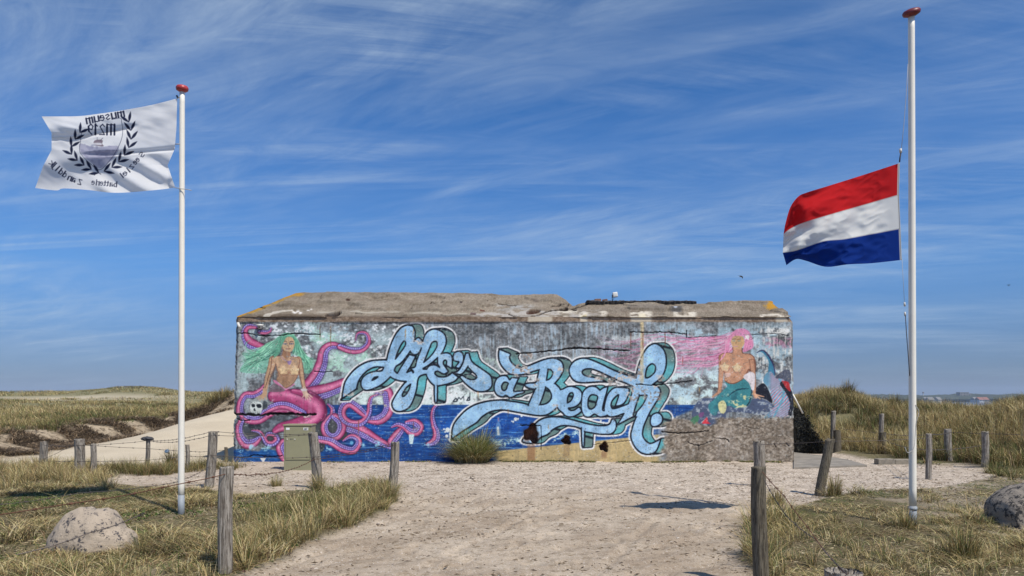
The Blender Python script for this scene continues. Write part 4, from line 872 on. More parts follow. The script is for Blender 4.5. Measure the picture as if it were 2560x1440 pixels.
put((1-sstep(5, 12, np.abs(xm-1605)))*sstep(782, 788, ym), (214, 204, 178)); put((1-sstep(4, 9, np.abs(xm-1460)))*sstep(786, 792, ym), (204, 190, 156))
put((1-sstep(8, 20, np.abs(xm-1690)))*sstep(764, 768, ym)*(1-sstep(780, 790, ym))*.7, (60, 60, 62)); put((1-sstep(.5, 1.1, np.hypot((xm-1688)/6, (ym-771)/5))), (170, 176, 186))
put(sstep(1450, 1700, xm)*(1-sstep(1655, 1670, xm))*sstep(764, 768, ym)*(1-sstep(774, 782, ym))*.5, (112, 106, 100))
# lichen along the two hips
dl = np.abs((ym-793)+(xm-590)*(61/150.)); put((1-sstep(3, 9, dl+3*(r2-.5)))*(1-sstep(745, 760, xm))*.9*sstep(.25, .5, r2+.15), (176, 132, 48))
put((1-sstep(.5, 1.1, np.hypot((xm-1928)/18, (ym-764)/12)+.6*(r2-.5))), (180, 134, 46)); put((1-sstep(.4, 1.1, np.hypot((xm-745)/20, (ym-736)/6))), (170, 130, 60))
RCRK = np.zeros((MH, MW), np.float32); RDEP = np.zeros((MH, MW), np.float32)
def rcrack(P, w, seed, c=(30, 24, 20), jit=1.6):
    r = np.random.RandomState(seed); Q = smooth(P, False, 10); Q[:, 1] += (r.rand(len(Q))-.5)*jit
    sl, D, U, V_ = stroke(Q, w*(.4+.8*r.rand(len(Q))), False); mk = np.clip(.5-D/.9, 0, 1); put(mk, c, sl); RCRK[sl] = np.maximum(RCRK[sl], mk)
rcrack([(1218, 756), (1240, 759), (1270, 762), (1290, 765)], 2.6, 1); rcrack([(1272, 786), (1290, 791), (1310, 794), (1340, 790), (1370, 778), (1400, 774), (1440, 776)], 2.8, 2); rcrack([(1160, 801), (1190, 797), (1230, 798), (1246, 797)], 2.4, 3)
rcrack([(1380, 765), (1410, 767), (1436, 765)], 1.6, 4); rcrack([(1050, 763), (1070, 765), (1080, 755)], 2, 5); rcrack([(1325, 805), (1350, 803), (1374, 806)], 2.4, 6); rcrack([(1430, 774), (1450, 768), (1465, 760), (1480, 756)], 2.4, 7)
rcrack([(1740, 792), (1770, 795), (1800, 803), (1860, 810)], 1.6, 8); rcrack([(650, 768), (662, 770)], 2, 9); rcrack([(1000, 801), (1040, 803), (1075, 802)], 1.4, 10); rcrack([(888, 784), (905, 784)], 1.8, 11); rcrack([(860, 793), (880, 797), (885, 794)], 1.4, 12)
rcrack([(1100, 788), (1140, 788), (1170, 787), (1200, 788)], 1.2, 13)
for x0, x1, y, c in ((866, 876, 754.5, (58, 36, 30)), (1176, 1190, 784, (104, 86, 84)), (1200, 1212, 776, (96, 60, 48)), (1150, 1156, 761, (70, 60, 54)), (1082, 1090, 760, (60, 50, 44)), (1290, 1300, 797, (150, 100, 76))): fill([(x0, y-2.4), (x1, y-2), (x1, y+2.2), (x0, y+2)], c, False)
for P, c in ((((812, 787), (822, 782), (840, 778), (850, 777), (852, 784), (840, 790), (820, 793)), (64, 40, 34)), (((1316, 780), (1330, 776), (1350, 774), (1345, 782), (1322, 785)), (110, 58, 38)), (((1400, 774), (1415, 774), (1418, 777), (1404, 777)), (110, 60, 44))):
    mk = fill(P, c); RDEP = np.maximum(RDEP, mk)
RUR = down(np.clip(CV, 5, 245)); RCR = down(RCRK); RDE = down(RDEP)
# slope: bottom edge on the wall head, top edge 1.25 m further back
YT = 18.95
topx = np.array([740, 760, 900, 1100, 1250, 1392, 1410, 1430, 1445, 1458, 1470, 1500, 1735, 1745, 1760, 1830, 1915, 1928])
topy = np.array([733, 731, 731, 733, 736.5, 738, 748, 764, 764, 757, 756, 757, 757, 759, 759, 755, 754, 756])
nu, nv = 1400, 56
u = np.linspace(0, 1, nu); v = np.linspace(0, 1, nv)
xb = px2x(591)+(px2x(1976)-px2x(591))*u; xt = px2x(740, YT)+(px2x(1928, YT)-px2x(740, YT))*u
txp = 740+(1928-740)*u; zt = py2z(np.interp(txp, topx, topy), YT); zb = py2z(793.)
zt = zt+.02*(LN[3](u*60, u*0)-.5)
UX = xb[None]*(1-v[:, None])+xt[None]*v[:, None]; UYv = YW-.03+(YT-YW+.03)*v[:, None]+0*UX; UZ = zb+(zt[None]-zb)*v[:, None]
SPX = 1280+UX*FPX/UYv; SPY = HOR-(UZ-CAMH)*FPX/UYv                       # this slope's own paint coordinates
rc = samp(RUR, SPX, SPY, RX0, RY0); rk = samp(RCR, SPX, SPY, RX0, RY0); rd = samp(RDE, SPX, SPY, RX0, RY0)
crust = .09*(fb(UX, UZ*2.2, .5, 6, 5)-.5)+.06*ss(.5, .56, fb(UX, v[:, None]*3+0*UX, 1.1, 2, 4))
edge = ss(0, .03, v)[:, None]*ss(1, .93, v)[:, None]
hN = (crust*(.3+.7*edge)-rk*.05-rd*.22)
UYd = UYv-hN*.6; UZd = UZ+hN*.75
# deck behind the slope
dk = 14; dY = np.linspace(0, 1, dk+1)[1:]
DX = xt[None]+0*dY[:, None]; DY = YT+(27.2-YT)*dY[:, None]+0*DX; DZ = zt[None]+0*DX+.03*(fb(DX, DY, 1.2, 4)-.5)-.04*dY[:, None]
# back slope down to the ground
bX = np.stack([xt, xb], 0); bY = np.array([[27.6], [28.9]])+0*bX; bZ = np.stack([zt-.1, np.full(nu, -.3)], 0)
RV = np.concatenate([np.stack([a.ravel(), b_.ravel(), c.ravel()], 1) for a, b_, c in ((UX, UYd, UZd), (DX, DY, DZ), (bX, bY, bZ))])
rcol = np.concatenate([lin(rc).reshape(-1, 3), np.tile(lin((128, 114, 100)), (nu*(dk+2), 1))])
M_roof = painted('weathered_roof_concrete', .95, .9, 22.)
roof = mesh_np('roof_slab', local(RV), gridfaces(nu, nv+dk+2), M_roof, bunker, col=np.clip(rcol*.92, 0, .8))
# side walls, from the front corners back
def sidewall(sgn):
    ys = np.linspace(0, 1, 120); zs = np.linspace(0, 1, 60)
    xw = px2x(588) if sgn < 0 else px2x(1986); xtop = xt[0] if sgn < 0 else xt[-1]; zz_ = zt[0] if sgn < 0 else zt[-1]
    A_, B_ = np.meshgrid(ys, zs); zl_ = -.4+(zb+.02+.4)*np.minimum(B_/.8, 1)+(zz_-zb-.02)*np.clip((B_-.8)/.2, 0, 1)
    f_ = np.clip((B_-.8)/.2, 0, 1)
    pyz = HOR-(zl_-CAMH)*FPX/YW; edge_ = px2x(np.interp(pyz, wy, le if sgn < 0 else re)); edge_ = np.where(f_ > 0, xb[0] if sgn < 0 else xb[-1], edge_)-sgn*.012
    X = edge_*(1-f_)+xtop*f_-sgn*.03*fb(A_*10, B_*4, .6, 3)*ss(0, .1, A_)
    Y = (YW+.04)*(1-f_)+YT*f_+(28.7-(YW+.04))*A_*(1-f_)+(27.3-YT)*A_*f_
    V_ = np.stack([X.ravel(), Y.ravel(), zl_.ravel()], 1); Fq = gridfaces(120, 60)
    if sgn < 0: Fq = Fq[:, ::-1]
    return mesh_np('side_wall', local(V_), Fq, M_side, bunker)
M_side = simple('bare_concrete', (.24, .22, .20), .92, bump=.5, bscale=14, var=.25, vscale=1.6)
sidewall(-1); sidewall(1)
# bitumen crust and loose bricks on the roof edge
mb = MB(); xs_ = np.linspace(px2x(1466, YT), px2x(1738, YT), 60); rr_ = np.random.RandomState(5)
prof = [(-.10, -.04), (-.13, .015), (-.05, .045), (.8, .03), (.8, -.03)]
VV = []
for x in xs_:
    j = rr_.rand()*.05
    for k, (a, b_) in enumerate(prof): VV.append((x, YT+a-(j if k < 2 else 0), float(np.interp(1280+x*FPX/YT, txp, zt))+b_+(.02*rr_.rand() if k in (1, 2) else 0)))
q = [(i*5+k, i*5+(k+1) % 5, (i+1)*5+(k+1) % 5, (i+1)*5+k) for i in range(59) for k in range(5)]
mesh_np('roofing_crust', local(VV), [np.array(q), np.array([[0, 1, 2, 3, 4], [59*5+4, 59*5+3, 59*5+2, 59*5+1, 59*5]])], simple('bitumen', (.055, .05, .046), .85, bump=.6, bscale=20, var=.4, vscale=8), bunker, smooth=False)
M_lamp = simple('lamp_housing', (.70, .70, .66), .45, var=.12, vscale=20); M_dark = simple('dark_metal', (.07, .07, .075), .5, .3)
M_brick = simple('old_brick', (.22, .12, .085), .9, bump=.5, bscale=40, var=.3, vscale=14); M_plas = simple('clay_white', (.6, .58, .53), .6, var=.15, vscale=12)
M_rubble = simple('rubble_concrete', (.33, .28, .235), .92, bump=.6, bscale=30, var=.28, vscale=12)
def rock_mesh(name, sx, sy, sz, seed, mat, parent=None, sub=3, rough=.28, flat=.0):
    bm = bmesh.new(); bmesh.ops.create_icosphere(bm, subdivisions=sub, radius=1); r = np.random.RandomState(seed); off = r.rand(3)*50
    pl = [Vector(r.normal(size=3)).normalized() for _ in range(9)]; dd = [.62+.3*r.rand() for _ in pl]
    for v_ in bm.verts:
        c = v_.co.copy()
        for n_, d_ in zip(pl, dd):
            e = c.dot(n_)-d_
            if e > 0: c -= n_*e
        k = 1+rough*.35*(float(fb(c.x*2+off[0]+c.z, c.y*2+off[1]-c.z, 1., 2, 4))-.5)
        c *= k
        if c.z < -flat-.001 and flat: c.z = -flat
        v_.co = Vector((c.x*sx, c.y*sy, c.z*sz))
    return bm_obj(name, bm, mat, parent)
def brick(px, py, Y, w, h, mat, name, label, cat, rz=.2, group=None):
    bm = bmesh.new(); box(bm, -w/2, w/2, -.06, .06, 0, h, .008)
    for v_ in bm.verts: v_.co += Vector((0, 0, .01*math.sin(v_.co.x*30)))
    o = bm_obj(name, bm, mat); x, y, z = at(px, py, Y); o.location = (x, y, z); o.rotation_euler = (0, .06, rz); tag(o, label, cat, group); return o
brick(1494, 753.2, YT+.12, .16, .06, M_brick, 'brick', 'brown brick on the roof edge, left one of the two', 'brick', .1)
brick(1512, 753.2, YT+.14, .13, .05, M_brick, 'brick', 'dark brick on the roof edge, nearer the white lamp', 'brick', -.3)
# floodlight on its bracket on the roof
fl = empty('floodlight', at(1530.5, 757, YT+.1)); tag(fl, 'small white floodlight on a thin bracket standing on the bunker roof', 'floodlight')
mb = MB(); mb.add(*tube([(0, 0, -.05), (0, 0, .21)], .011, 6)); mb.add(*tube([(0, 0, .20), (.06, 0, .21)], .009, 6)); mb.add(*tube([(.01, 0, .05), (.05, 0, .13)], .005, 5)); mb.build('bracket', M_dark, fl)
bm = bmesh.new(); box(bm, .035, .165, -.07, .05, .13, .26, .02, Matrix.Rotation(R(-8), 4, 'Y')); bm_obj('housing', bm, M_lamp, fl, True)
# two small fittings under the roof lip
def wallcam(px, py, s, kind):
    x, y, z = at(px, py, YW-.05)
    if kind == 0:
        e = empty('wall_lamp', (x, y, z)); tag(e, 'small rusty white tube lamp fixed at the bunker top left corner', 'wall lamp')
        mb = MB(); mb.add(*tube([(-.03, .06, .06), (-.02, -.03, .05), (.02, -.06, -.02), (.035, -.06, -.07)], [.03, .034, .036, .03], 10)); mb.build('housing', M_plas, e); mb = MB(); mb.add(*tube([(-.05, .07, .08), (0, .06, .04)], .02, 6)); mb.build('bracket', M_dark, e)
    else:
        e = empty('security_camera', (x, y, z)); tag(e, 'white dome security camera under the lip above the green haired mermaid', 'security camera')
        bm = bmesh.new(); bmesh.ops.create_cone(bm, cap_ends=True, segments=20, radius1=.075, radius2=.085, depth=.04); bmesh.ops.translate(bm, vec=(0, 0, .045), verts=bm.verts); bm_obj('housing', bm, M_lamp, e, True)
        bm = bmesh.new(); bmesh.ops.create_uvsphere(bm, u_segments=16, v_segments=10, radius=.055); bmesh.ops.scale(bm, vec=(1, 1, .9), verts=bm.verts); bmesh.ops.translate(bm, vec=(0, 0, .01), verts=bm.verts); bm_obj('dome', bm, M_plas, e, True)
        bm = bmesh.new(); bmesh.ops.create_cone(bm, cap_ends=True, segments=14, radius1=.022, radius2=.022, depth=.03, matrix=Matrix.Translation((0, -.05, -.005)) @ Matrix.Rotation(R(70), 4, 'X')); bm_obj('lens', bm, M_dark, e, True)
        mb = MB(); mb.add(*tube([(0, .05, .06), (.02, .08, .07)], .03, 8)); mb.build('bracket', M_dark, e)
wallcam(598, 814, 1, 0); wallcam(650, 818, 1, 1)
# ================================================================ fence posts
def wood(name, c0, c1, c2):
    m, t, b = newmat(name); b.inputs['Roughness'].default_value = .9; b.inputs['Specular IOR Level'].default_value = .2
    tcn = N(t, 'ShaderNodeTexCoord'); mp = N(t, 'ShaderNodeMapping'); mp.inputs['Scale'].default_value = (1, 1, .05); t.links.new(tcn.outputs['Object'], mp.inputs[0])
    def no(s, v_, d=8, r=.7): n = N(t, 'ShaderNodeTexNoise'); n.inputs['Scale'].default_value = s; n.inputs['Detail'].default_value = d; n.inputs['Roughness'].default_value = r; t.links.new(v_, n.inputs['Vector']); return n.outputs[0]
    g1 = no(70, mp.outputs[0]); g2 = no(150, mp.outputs[0], 4); bl = no(5, tcn.outputs['Object'])
    c = mixc(t, ramp(t, g1, [(.40, 0.), (.58, 1.)]), c0, c1); c = mixc(t, ramp(t, g2, [(.53, 0.), (.60, .9)]), c, c2); c = mixc(t, ramp(t, bl, [(.5, 0.), (.75, .6)]), c, tuple(x*.6 for x in c0))
    t.links.new(c, b.inputs['Base Color'])
    bp = N(t, 'ShaderNodeBump'); bp.inputs['Strength'].default_value = .9; bp.inputs['Distance'].default_value = .012; t.links.new(g1, bp.inputs['Height']); t.links.new(bp.outputs[0], b.inputs['Normal'])
    return m
M_wood = wood('weathered_grey_wood', (.15, .125, .10), (.40, .365, .315), (.05, .04, .03))
M_woodd = wood('dark_weathered_wood', (.085, .07, .05), (.20, .175, .13), (.03, .025, .02))
def post(px, yt, yb, wpx, lab, lean=0., mat=None, Y=None, seed=0, split=False, zt_=None):
    if Y is None: x, Y, g = ghit(px, yb, 5)
    else: x = (px-1280)/FPX*Y; g = float(gz(x, Y))
    top = CAMH-(yt-HOR)/FPX*Y if zt_ is None else zt_; r = wpx/2./FPX*Y; base = g-.12; H = top-base
    rr = np.random.RandomState(seed+int(px)); n = 26; k = 34; th = np.arange(n)*2*np.pi/n
    prof = 1+.09*(LN[seed % 12](th*2.1+px, th*0)-.5)*2
    c1, c2 = rr.rand()*6.28, rr.rand()*6.28
    V = []
    for i in range(k):
        t = i/(k-1.); z = H*t
        gr = prof+.05*(LN[3](th*4+px, 0*th+t*2.2)-.5)*2
        for c_, dd, ww in ((c1, .22, .16), (c2, .13, .12), (c1+2.6, .12, .1)):
            da = np.angle(np.exp(1j*(th-c_-.25*math.sin(t*3+c_)))); gr = gr-dd*np.exp(-(da/ww)**2)*ss(.1, .6, t+.3*math.sin(c_))
        if split: da = np.angle(np.exp(1j*(th+np.pi/2))); gr = gr-.75*np.exp(-(da/.16)**2)*ss(.35, .6, t)
        rad = r*gr*(1.04-.07*t)
        zz_ = z-(.10*r+.5*r*LN[5](np.cos(th)*1.4+px, np.sin(th)*1.4))*(t > .97)
        bend = lean*t*H+.012*math.sin(t*4+px)
        V += list(np.stack([np.cos(th)*rad+bend, np.sin(th)*rad, zz_-(0)], 1))
    V += list(np.stack([np.cos(th)*r*.45+lean*H, np.sin(th)*r*.45, H-.25*r-.3*r*LN[6](np.cos(th)+px, np.sin(th))], 1)); V.append((lean*H, 0, H-.3*r))
    F4 = [(i*n+j, i*n+(j+1) % n, (i+1)*n+(j+1) % n, (i+1)*n+j) for i in range(k) for j in range(n)]
    F3 = [(k*n+j, k*n+(j+1) % n, (k+1)*n) for j in range(n)]
    o = mesh_np('fence_post', np.array(V, float), [np.array(F4), np.array(F3)], mat or M_wood, smooth=True)
    o.location = (x, Y, base); tag(o, lab, 'fence post', 'wooden posts of the wire fences')
    return (x, Y, base, H, lean, r)
P = {}
P[1] = post(110, 1102, 1170, 17, 'grey round post furthest left in the fence before the sand hollow')
P[2] = post(200, 1095, 1183, 23, 'thick grey post with a dark top, second from the left before the sand hollow', -.02, seed=2)
P[3] = post(232, 1107, 1186, 13, 'thin grey post close beside the thick dark topped post', .02, seed=3)
P[4] = post(369, 1098, 1174, 10, 'slim grey post with a dark rag tied round its top', seed=4)
P[5] = post(470, 1110, 1172, 10, 'short slim post just behind the white museum flagpole', -.03, seed=5)
P[6] = post(521, 1076, 1220, 22, 'tall grey post between the white museum flagpole and the bunker corner', .08, seed=6)
P[7] = post(565, 1117, 1155, 8, 'small dark post close to the bunker left corner', mat=M_woodd, seed=7)
P[8] = post(561, 1161, 1432, 34, 'tall silver grey post nearest the camera at the left edge of the sandy track', .03, seed=8)
P[9] = post(797, 1078, 1222, 23, 'leaning grey post with pale streaks beside the green cabinet', -.10, seed=9)
P[10] = post(979, 1102, 1240, 22, 'grey post split down the middle at the grassy track edge before the octopus arms', .05, seed=10, split=True)
P[11] = post(1897, 1098, 1215, 27, 'pale grey post rising behind the dark gate post', seed=11)
P[12] = post(1899, 1161, 1449, 37, 'thick dark post nearest the camera at the right edge of the track', mat=M_woodd, seed=12, Y=6.2)
P[13] = post(2046, 1094, 1240, 24, 'dark post leaning right beside a dry grass clump', .17, mat=M_woodd, seed=13)
P[14] = post(2083, 1026, 1108, 11, 'tall thin post on the dune foot nearest the bunker right corner', seed=14, Y=20.9)
P[15] = post(2092, 1073, 1112, 18, 'short dark stub before the tall thin post nearest the bunker', mat=M_woodd, seed=15, Y=20.3)
P[16] = post(2203, 1033, 1118, 11, 'tall thin post on the dune foot just left of the Dutch flagpole', seed=16, Y=20.2)
P[17] = post(2207, 1078, 1122, 16, 'short dark stub before the tall thin post left of the Dutch flagpole', mat=M_woodd, seed=17, Y=19.6)
P[18] = post(2323, 1082, 1198, 13, 'slim dark and white weathered post first to the right of the Dutch flagpole', -.02, seed=18)
P[19] = post(2370, 1070, 1152, 18, 'pale cracked post in the middle of the three right of the Dutch flagpole', seed=19)
P[20] = post(2462, 1076, 1168, 17, 'round pale post furthest right in the fence before the dune', -.01, seed=20)
P[21] = post(2484, 1029, 1047, 6, 'small dark stub standing in the dune grass at the far right', -.1, mat=M_woodd, seed=21, Y=21.5)
P[22] = post(2112, 1420, 1600, 92, 'weathered pale grey stump with a broken top at the bottom edge', seed=22, Y=4.75)
# rag on post 4
x, Y, b_, H, l_, r_ = P[4]
bm = bmesh.new(); bmesh.ops.create_icosphere(bm, subdivisions=3, radius=1)
for v_ in bm.verts:
    k = .6+.9*float(fb(v_.co.x*1.5+v_.co.z, v_.co.y*1.5+3, .5, 2)); v_.co = Vector((v_.co.x*.13*k, v_.co.y*.06*k, v_.co.z*.045*k))
o = bm_obj('rag', bm, simple('dark_rag', (.05, .05, .055), .9, var=.5, vscale=20)); o.location = (x, Y-.02, b_+H+.01); tag(o, 'dark torn rag knotted on the slim fence post', 'rag')
# ================================================================ barbed wire
M_wire = simple('grey_wire', (.12, .10, .09), .6, .5); M_rust = simple('rusty_wire', (.13, .06, .035), .85, .2, var=.3, vscale=30)
def on(k, py, dx=0): x, Y, b, H, l, r = P[k]; z = CAMH-(py-HOR)/FPX*Y; return (x+l*(z-b)+dx, Y-r-.004, z)
def wire(pts, lab, mat=None, r=.0045, sag=.02, barbs=True, name='barbed_wire', seed=0):
    rr = np.random.RandomState(seed+len(lab)); out = []
    for a, b in zip(pts[:-1], pts[1:]):
        a = np.array(a, float); b = np.array(b, float); L = np.linalg.norm(b-a); n = max(6, int(L/.12))
        for i in range(n):
            t = i/n; p = a+(b-a)*t; p[2] -= 4*sag*t*(1-t)*L/2.; p[2] += .003*math.sin(i*.9+a[0]); out.append(p)
    out.append(np.array(pts[-1], float)); out = np.array(out)
    mb = MB(); mb.add(*tube(out, r, 5))
    if barbs:
        for i in range(2, len(out)-1, 2):
            for q in range(2):
                d = rr.normal(size=3); d /= np.linalg.norm(d); mb.add(*tube([out[i]-d*.018, out[i]+d*.018], r*.55, 3))
            mb.add(*tube([out[i]-(out[i+1]-out[i])*.09, out[i]+(out[i+1]-out[i])*.09], r*2., 4))
    o = mb.build(name, mat or M_wire, smooth=False); tag(o, lab, 'barbed wire' if barbs else 'wire', 'strands of fence wire'); return o
wire([at(-120, 1300, 4.6), on(8, 1183), on(9, 1147), on(10, 1112)], 'rusty strand rising from the lower left corner to the split post', M_rust, .0042, .03, seed=1)
wire([at(-60, 1268, 7.5), at(200, 1233, 8.6), at(430, 1208, 9.8), on(6, 1166)], 'thin strand passing behind the boulder to the tall grey post by the museum flagpole', sag=.02, r=.004, seed=2)
wire([at(40, 1388, 6.2), at(230, 1330, 6.5), at(345, 1290, 6.9), at(362, 1283, 6.9)], 'loose dark strand hanging over the pale boulder', sag=.04, r=.0045, seed=3)
wire([on(1, 1111), on(2, 1112), on(3, 1112), on(4, 1101), on(6, 1078), on(9, 1084)], 'top strand of the fence before the sand hollow, touching the rag', sag=.03, seed=4)
wire([on(1, 1151), on(2, 1152), on(3, 1153), on(4, 1150), on(5, 1140), on(7, 1140)], 'lowest strand of the fence before the sand hollow', sag=.01, seed=5)
wire([on(2, 1110), on(4, 1120), on(5, 1128), on(7, 1125)], 'middle strand of the fence before the sand hollow', sag=.02, seed=6)
wire([on(1, 1149), (on(1, 1149)[0]+.25, P[1][1], on(1, 1149)[2]+.12), on(2, 1114)], 'loose wire sloping between the two leftmost posts', barbs=False, sag=-.03, seed=7, r=.004)
wire([on(4, 1101), on(6, 1087), at(640, 1088, 13), on(9, 1086)], 'slack strand crossing the painted wall to the post beside the cabinet', sag=.04, seed=8)
wire([on(6, 1137), on(9, 1142), on(10, 1108)], 'lower strand running in front of the green cabinet to the split post', sag=.03, seed=9)
wire([on(11, 1110), on(13, 1102), on(18, 1094)], 'straight strand from the pale gate post over the leaning post', sag=.01, barbs=False, seed=10, r=.004)
wire([on(14, 1069), on(16, 1083), on(18, 1086), on(19, 1080), on(20, 1083), at(2700, 1090, 14)], 'upper strand of the fence at the foot of the right dune', sag=.01, seed=11)
wire([on(14, 1090), on(16, 1097), on(18, 1124), on(20, 1110)], 'lower strand of the fence at the foot of the right dune', sag=.02, seed=12)
wire([on(12, 1178), at(1960, 1240, 5.8), at(2020, 1320, 5.4), at(2080, 1400, 5.0), on(22, 1440)], 'rusty strand dropping from the thick dark post to the stump', M_rust, .0035, .01, seed=13)
wire([on(12, 1190), at(1965, 1290, 5.7), at(2040, 1350, 5.3), on(22, 1425, -.04)], 'grey strand dropping beside the rusty one to the stump', M_wire, .003, .03, seed=14)
# ================================================================ flagpoles
M_white = simple('white_pole_paint', (.84, .80, .70), .4, var=.06, vscale=3, bump=.05, bscale=60)
M_red = simple('red_enamel', (.42, .045, .045), .35, var=.15, vscale=20); M_redd = simple('dark_red_enamel', (.17, .02, .025), .45, var=.2, vscale=20)
M_grey = simple('grey_sleeve', (.27, .30, .33), .6, var=.12, vscale=12); M_rope = simple('rope', (.45, .43, .40), .9); M_roped = simple('dark_rope', (.05, .05, .06), .8)
def lathe(prof, n=28):
    V = []; th = np.arange(n)*2*np.pi/n
    for r, z in prof: V += list(np.stack([np.cos(th)*r, np.sin(th)*r, 0*th+z], 1))
    k = len(prof); F4 = [(i*n+j, i*n+(j+1) % n, (i+1)*n+(j+1) % n, (i+1)*n+j) for i in range(k-1) for j in range(n)]
    V.append((0, 0, prof[0][1])); V.append((0, 0, prof[-1][1]))
    F3 = [(j, len(V)-2, (j+1) % n) for j in range(n)]+[((k-1)*n+j, (k-1)*n+(j+1) % n, len(V)-1) for j in range(n)]
    return np.array(V, float), [np.array(F4), np.array(F3)]
def flagpole(pxb, pxt, yb, yt, Y, wb, wt, lab, capmat, capw, tilt):
    x, _, zt_ = at(pxt, yt, Y); xb_, _, zb_ = at(pxb, yb, Y); g = float(gz(xb_, Y)); H = zt_-g
    e = empty('flagpole', (xb_, Y, g)); tag(e, lab, 'flagpole', 'white flagpoles'); dx = x-xb_
    rb, rt = wb/2/FPX*Y, wt/2/FPX*Y
    def P_(t): return (dx*t, 0, H*t)
    mb = MB(); mb.add(*tube([P_(t) for t in np.linspace(.035, 1, 30)], list(np.linspace(rb, rt, 30)), 24)); mb.build('pole', M_white, e)
    cw = capw/2/FPX*Y
    V, F = lathe([(cw*.42, -.055), (cw*.9, -.035), (cw, -.01), (cw*.98, .008), (cw*.8, .028), (cw*.3, .04)])
    o = mesh_np('cap', V, F, capmat, e); o.location = P_(1.0); o.rotation_euler = (R(tilt[0]), R(tilt[1]), 0)
    return e, H, dx, rb, rt, xb_, g
e1, H1, dx1, rb1, rt1, xb1, g1 = flagpole(453, 455.5, 1285, 220, 9.75, 15, 12.5, 'white flagpole with a red top carrying the white museum flag', M_red, 30, (8, 4))
mb = MB(); mb.add(*tube([(0, 0, -.08), (0, 0, .26)], .0415, 24)); mb.build('sleeve', M_grey, e1)
mb = MB(); mb.add(*tube([(-.045, 0, H1-.13), (-.06, 0, H1-.10)], .012, 6)); mb.build('bracket', M_dark, e1)
e2, H2, dx2, rb2, rt2, xb2, g2 = flagpole(2282, 2278.5, 1310, 30, 9.0, 17.5, 15, 'tall white flagpole with a dark red top carrying the Dutch flag at half mast', M_redd, 42, (14, -16))
mb = MB(); mb.add(*tube([(0, 0, -.08), (dx2*.03, 0, .225)], .046, 20)); mb.add(*tube([(dx2*.025, 0, .175), (dx2*.03, 0, .21)], .051, 20)); mb.build('sleeve', M_grey, e2)
def rel(px, py, Y, e): p = at(px, py, Y); return (p[0]-e.location[0], p[1]-e.location[1], p[2]-e.location[2])
def one(name, mat, e, *t):
    mb = MB(); mb.add(*tube(*t)); return mb.build(name, mat, e)
one('halyard', M_rope, e2, [rel(a, b, 8.97, e2) for a, b in ((2270, 160), (2266, 230), (2259, 320), (2253, 375))], .003, 5); one('lower_halyard', M_rope, e2, [rel(a, b, 8.97, e2) for a, b in ((2255, 648), (2258, 700), (2261, 755))], .0022, 5)
one('lower_rope', M_roped, e2, [rel(a, b, 8.97, e2) for a, b in ((2263, 782), (2266, 830), (2271, 895), (2274, 940))], .005, 5); one('snap_hook', M_roped, e2, [rel(a, b, 8.97, e2) for a, b in ((2252, 383), (2250, 394), (2249, 405))], .008, 6)
for a_, b_, r__ in (((2251, 372), (2252, 382), .016), ((2261, 756), (2262, 766), .011), ((2262, 780), (2263, 790), .011)): one('clip', M_plas, e2, [rel(*a_, 8.97, e2), rel(*b_, 8.97, e2)], r__, 8)
mb = MB(); mb.add(*tube([rel(a, b, 8.96, e2) for a, b in smooth([(2288, 1012), (2297, 1030), (2291, 1056), (2288, 1090), (2284, 1120), (2270, 1132), (2262, 1118)], False, 6)], .0045, 5)); mb.build('cable', M_rope, e2)
# ---- flags: cloth sheets with folds, printed with a small painter
def cloth(rows, vs, Y, nu, nv, depth):
    """rows: pixel polylines hoist->fly at heights vs; depth(u,v) metres; returns pixel grid and world verts"""
    U = np.linspace(0, 1, nu); C = []
    for r in rows:
        q = smooth(r, False, 12); s = np.concatenate([[0], np.cumsum(np.hypot(*np.diff(q, axis=0).T))]); s /= s[-1]
        C.append(np.stack([np.interp(U, s, q[:, 0]), np.interp(U, s, q[:, 1])], 1))
    C = np.array(C); Vv = np.linspace(0, 1, nv); G = np.zeros((nv, nu, 2))
    for d in (0, 1):
        for i in range(nu): G[:, i, d] = np.interp(Vv, vs, C[:, i, d])
    UU, VV = np.meshgrid(U, Vv); D = depth(UU, VV)
    Yd = Y+D; W = np.stack([(G[..., 0]-1280)/FPX*Yd, Yd, CAMH-(G[..., 1]-HOR)/FPX*Yd], -1)
    W[..., 0] *= 1; return G, W
M_cloth = painted('flag_cloth', .9, .0, spec=.1, trans=.5)
# Dutch flag
reset_canvas(1940, 400, 2262, 680)
rw = [(2246, 487), (2160, 512), (2090, 532), (2030, 550), (1995, 562), (1972, 574), (1959, 585)]; wb_ = [(2250, 572), (2170, 587), (2110, 598), (2060, 603), (2010, 620), (1985, 628), (1957, 632)]
def dn(u, v):
    return -.25*u+.04*np.abs(fb(u*2.2+v*1.6, v*3.2-u*1.9, .35, 7, 2)-.5)*ss(.03, .2, u)*2+.15*np.sin(u*6.2+v*2.4)*u+.035*np.sin(u*17-v*9)*ss(.05, .3, u)+.05*(fb(u*3+v*2.2, v*3-u*1.2, .45, 4, 2)-.5)*ss(0, .25, u)+.16*np.exp(-((v-.42-.25*(1-u))/.05)**2)*0+.10*np.exp(-((u-.86)/.06)**2)*np.sin(v*7)+.05*np.sin((v-u*.45)*22)*ss(.25, .7, u)*.6+.06*u*(1-ss(0, .25, v))
fl2 = empty('national_flag', at(2252, 530, 9.0)); tag(fl2, 'red white and blue Dutch flag blowing left from the tall flagpole', 'flag')
rowsN = [[(2248, 408), (2150, 440), (2070, 465), (2018, 481), (1995, 492), (1975, 520), (1962, 565)], rw, wb_, [(2253, 650), (2180, 658), (2120, 661), (2065, 667), (2015, 652), (1990, 648), (1966, 663)]]
G, W = cloth(rowsN, [0, .333, .667, 1], 9.0, 150, 105, dn)
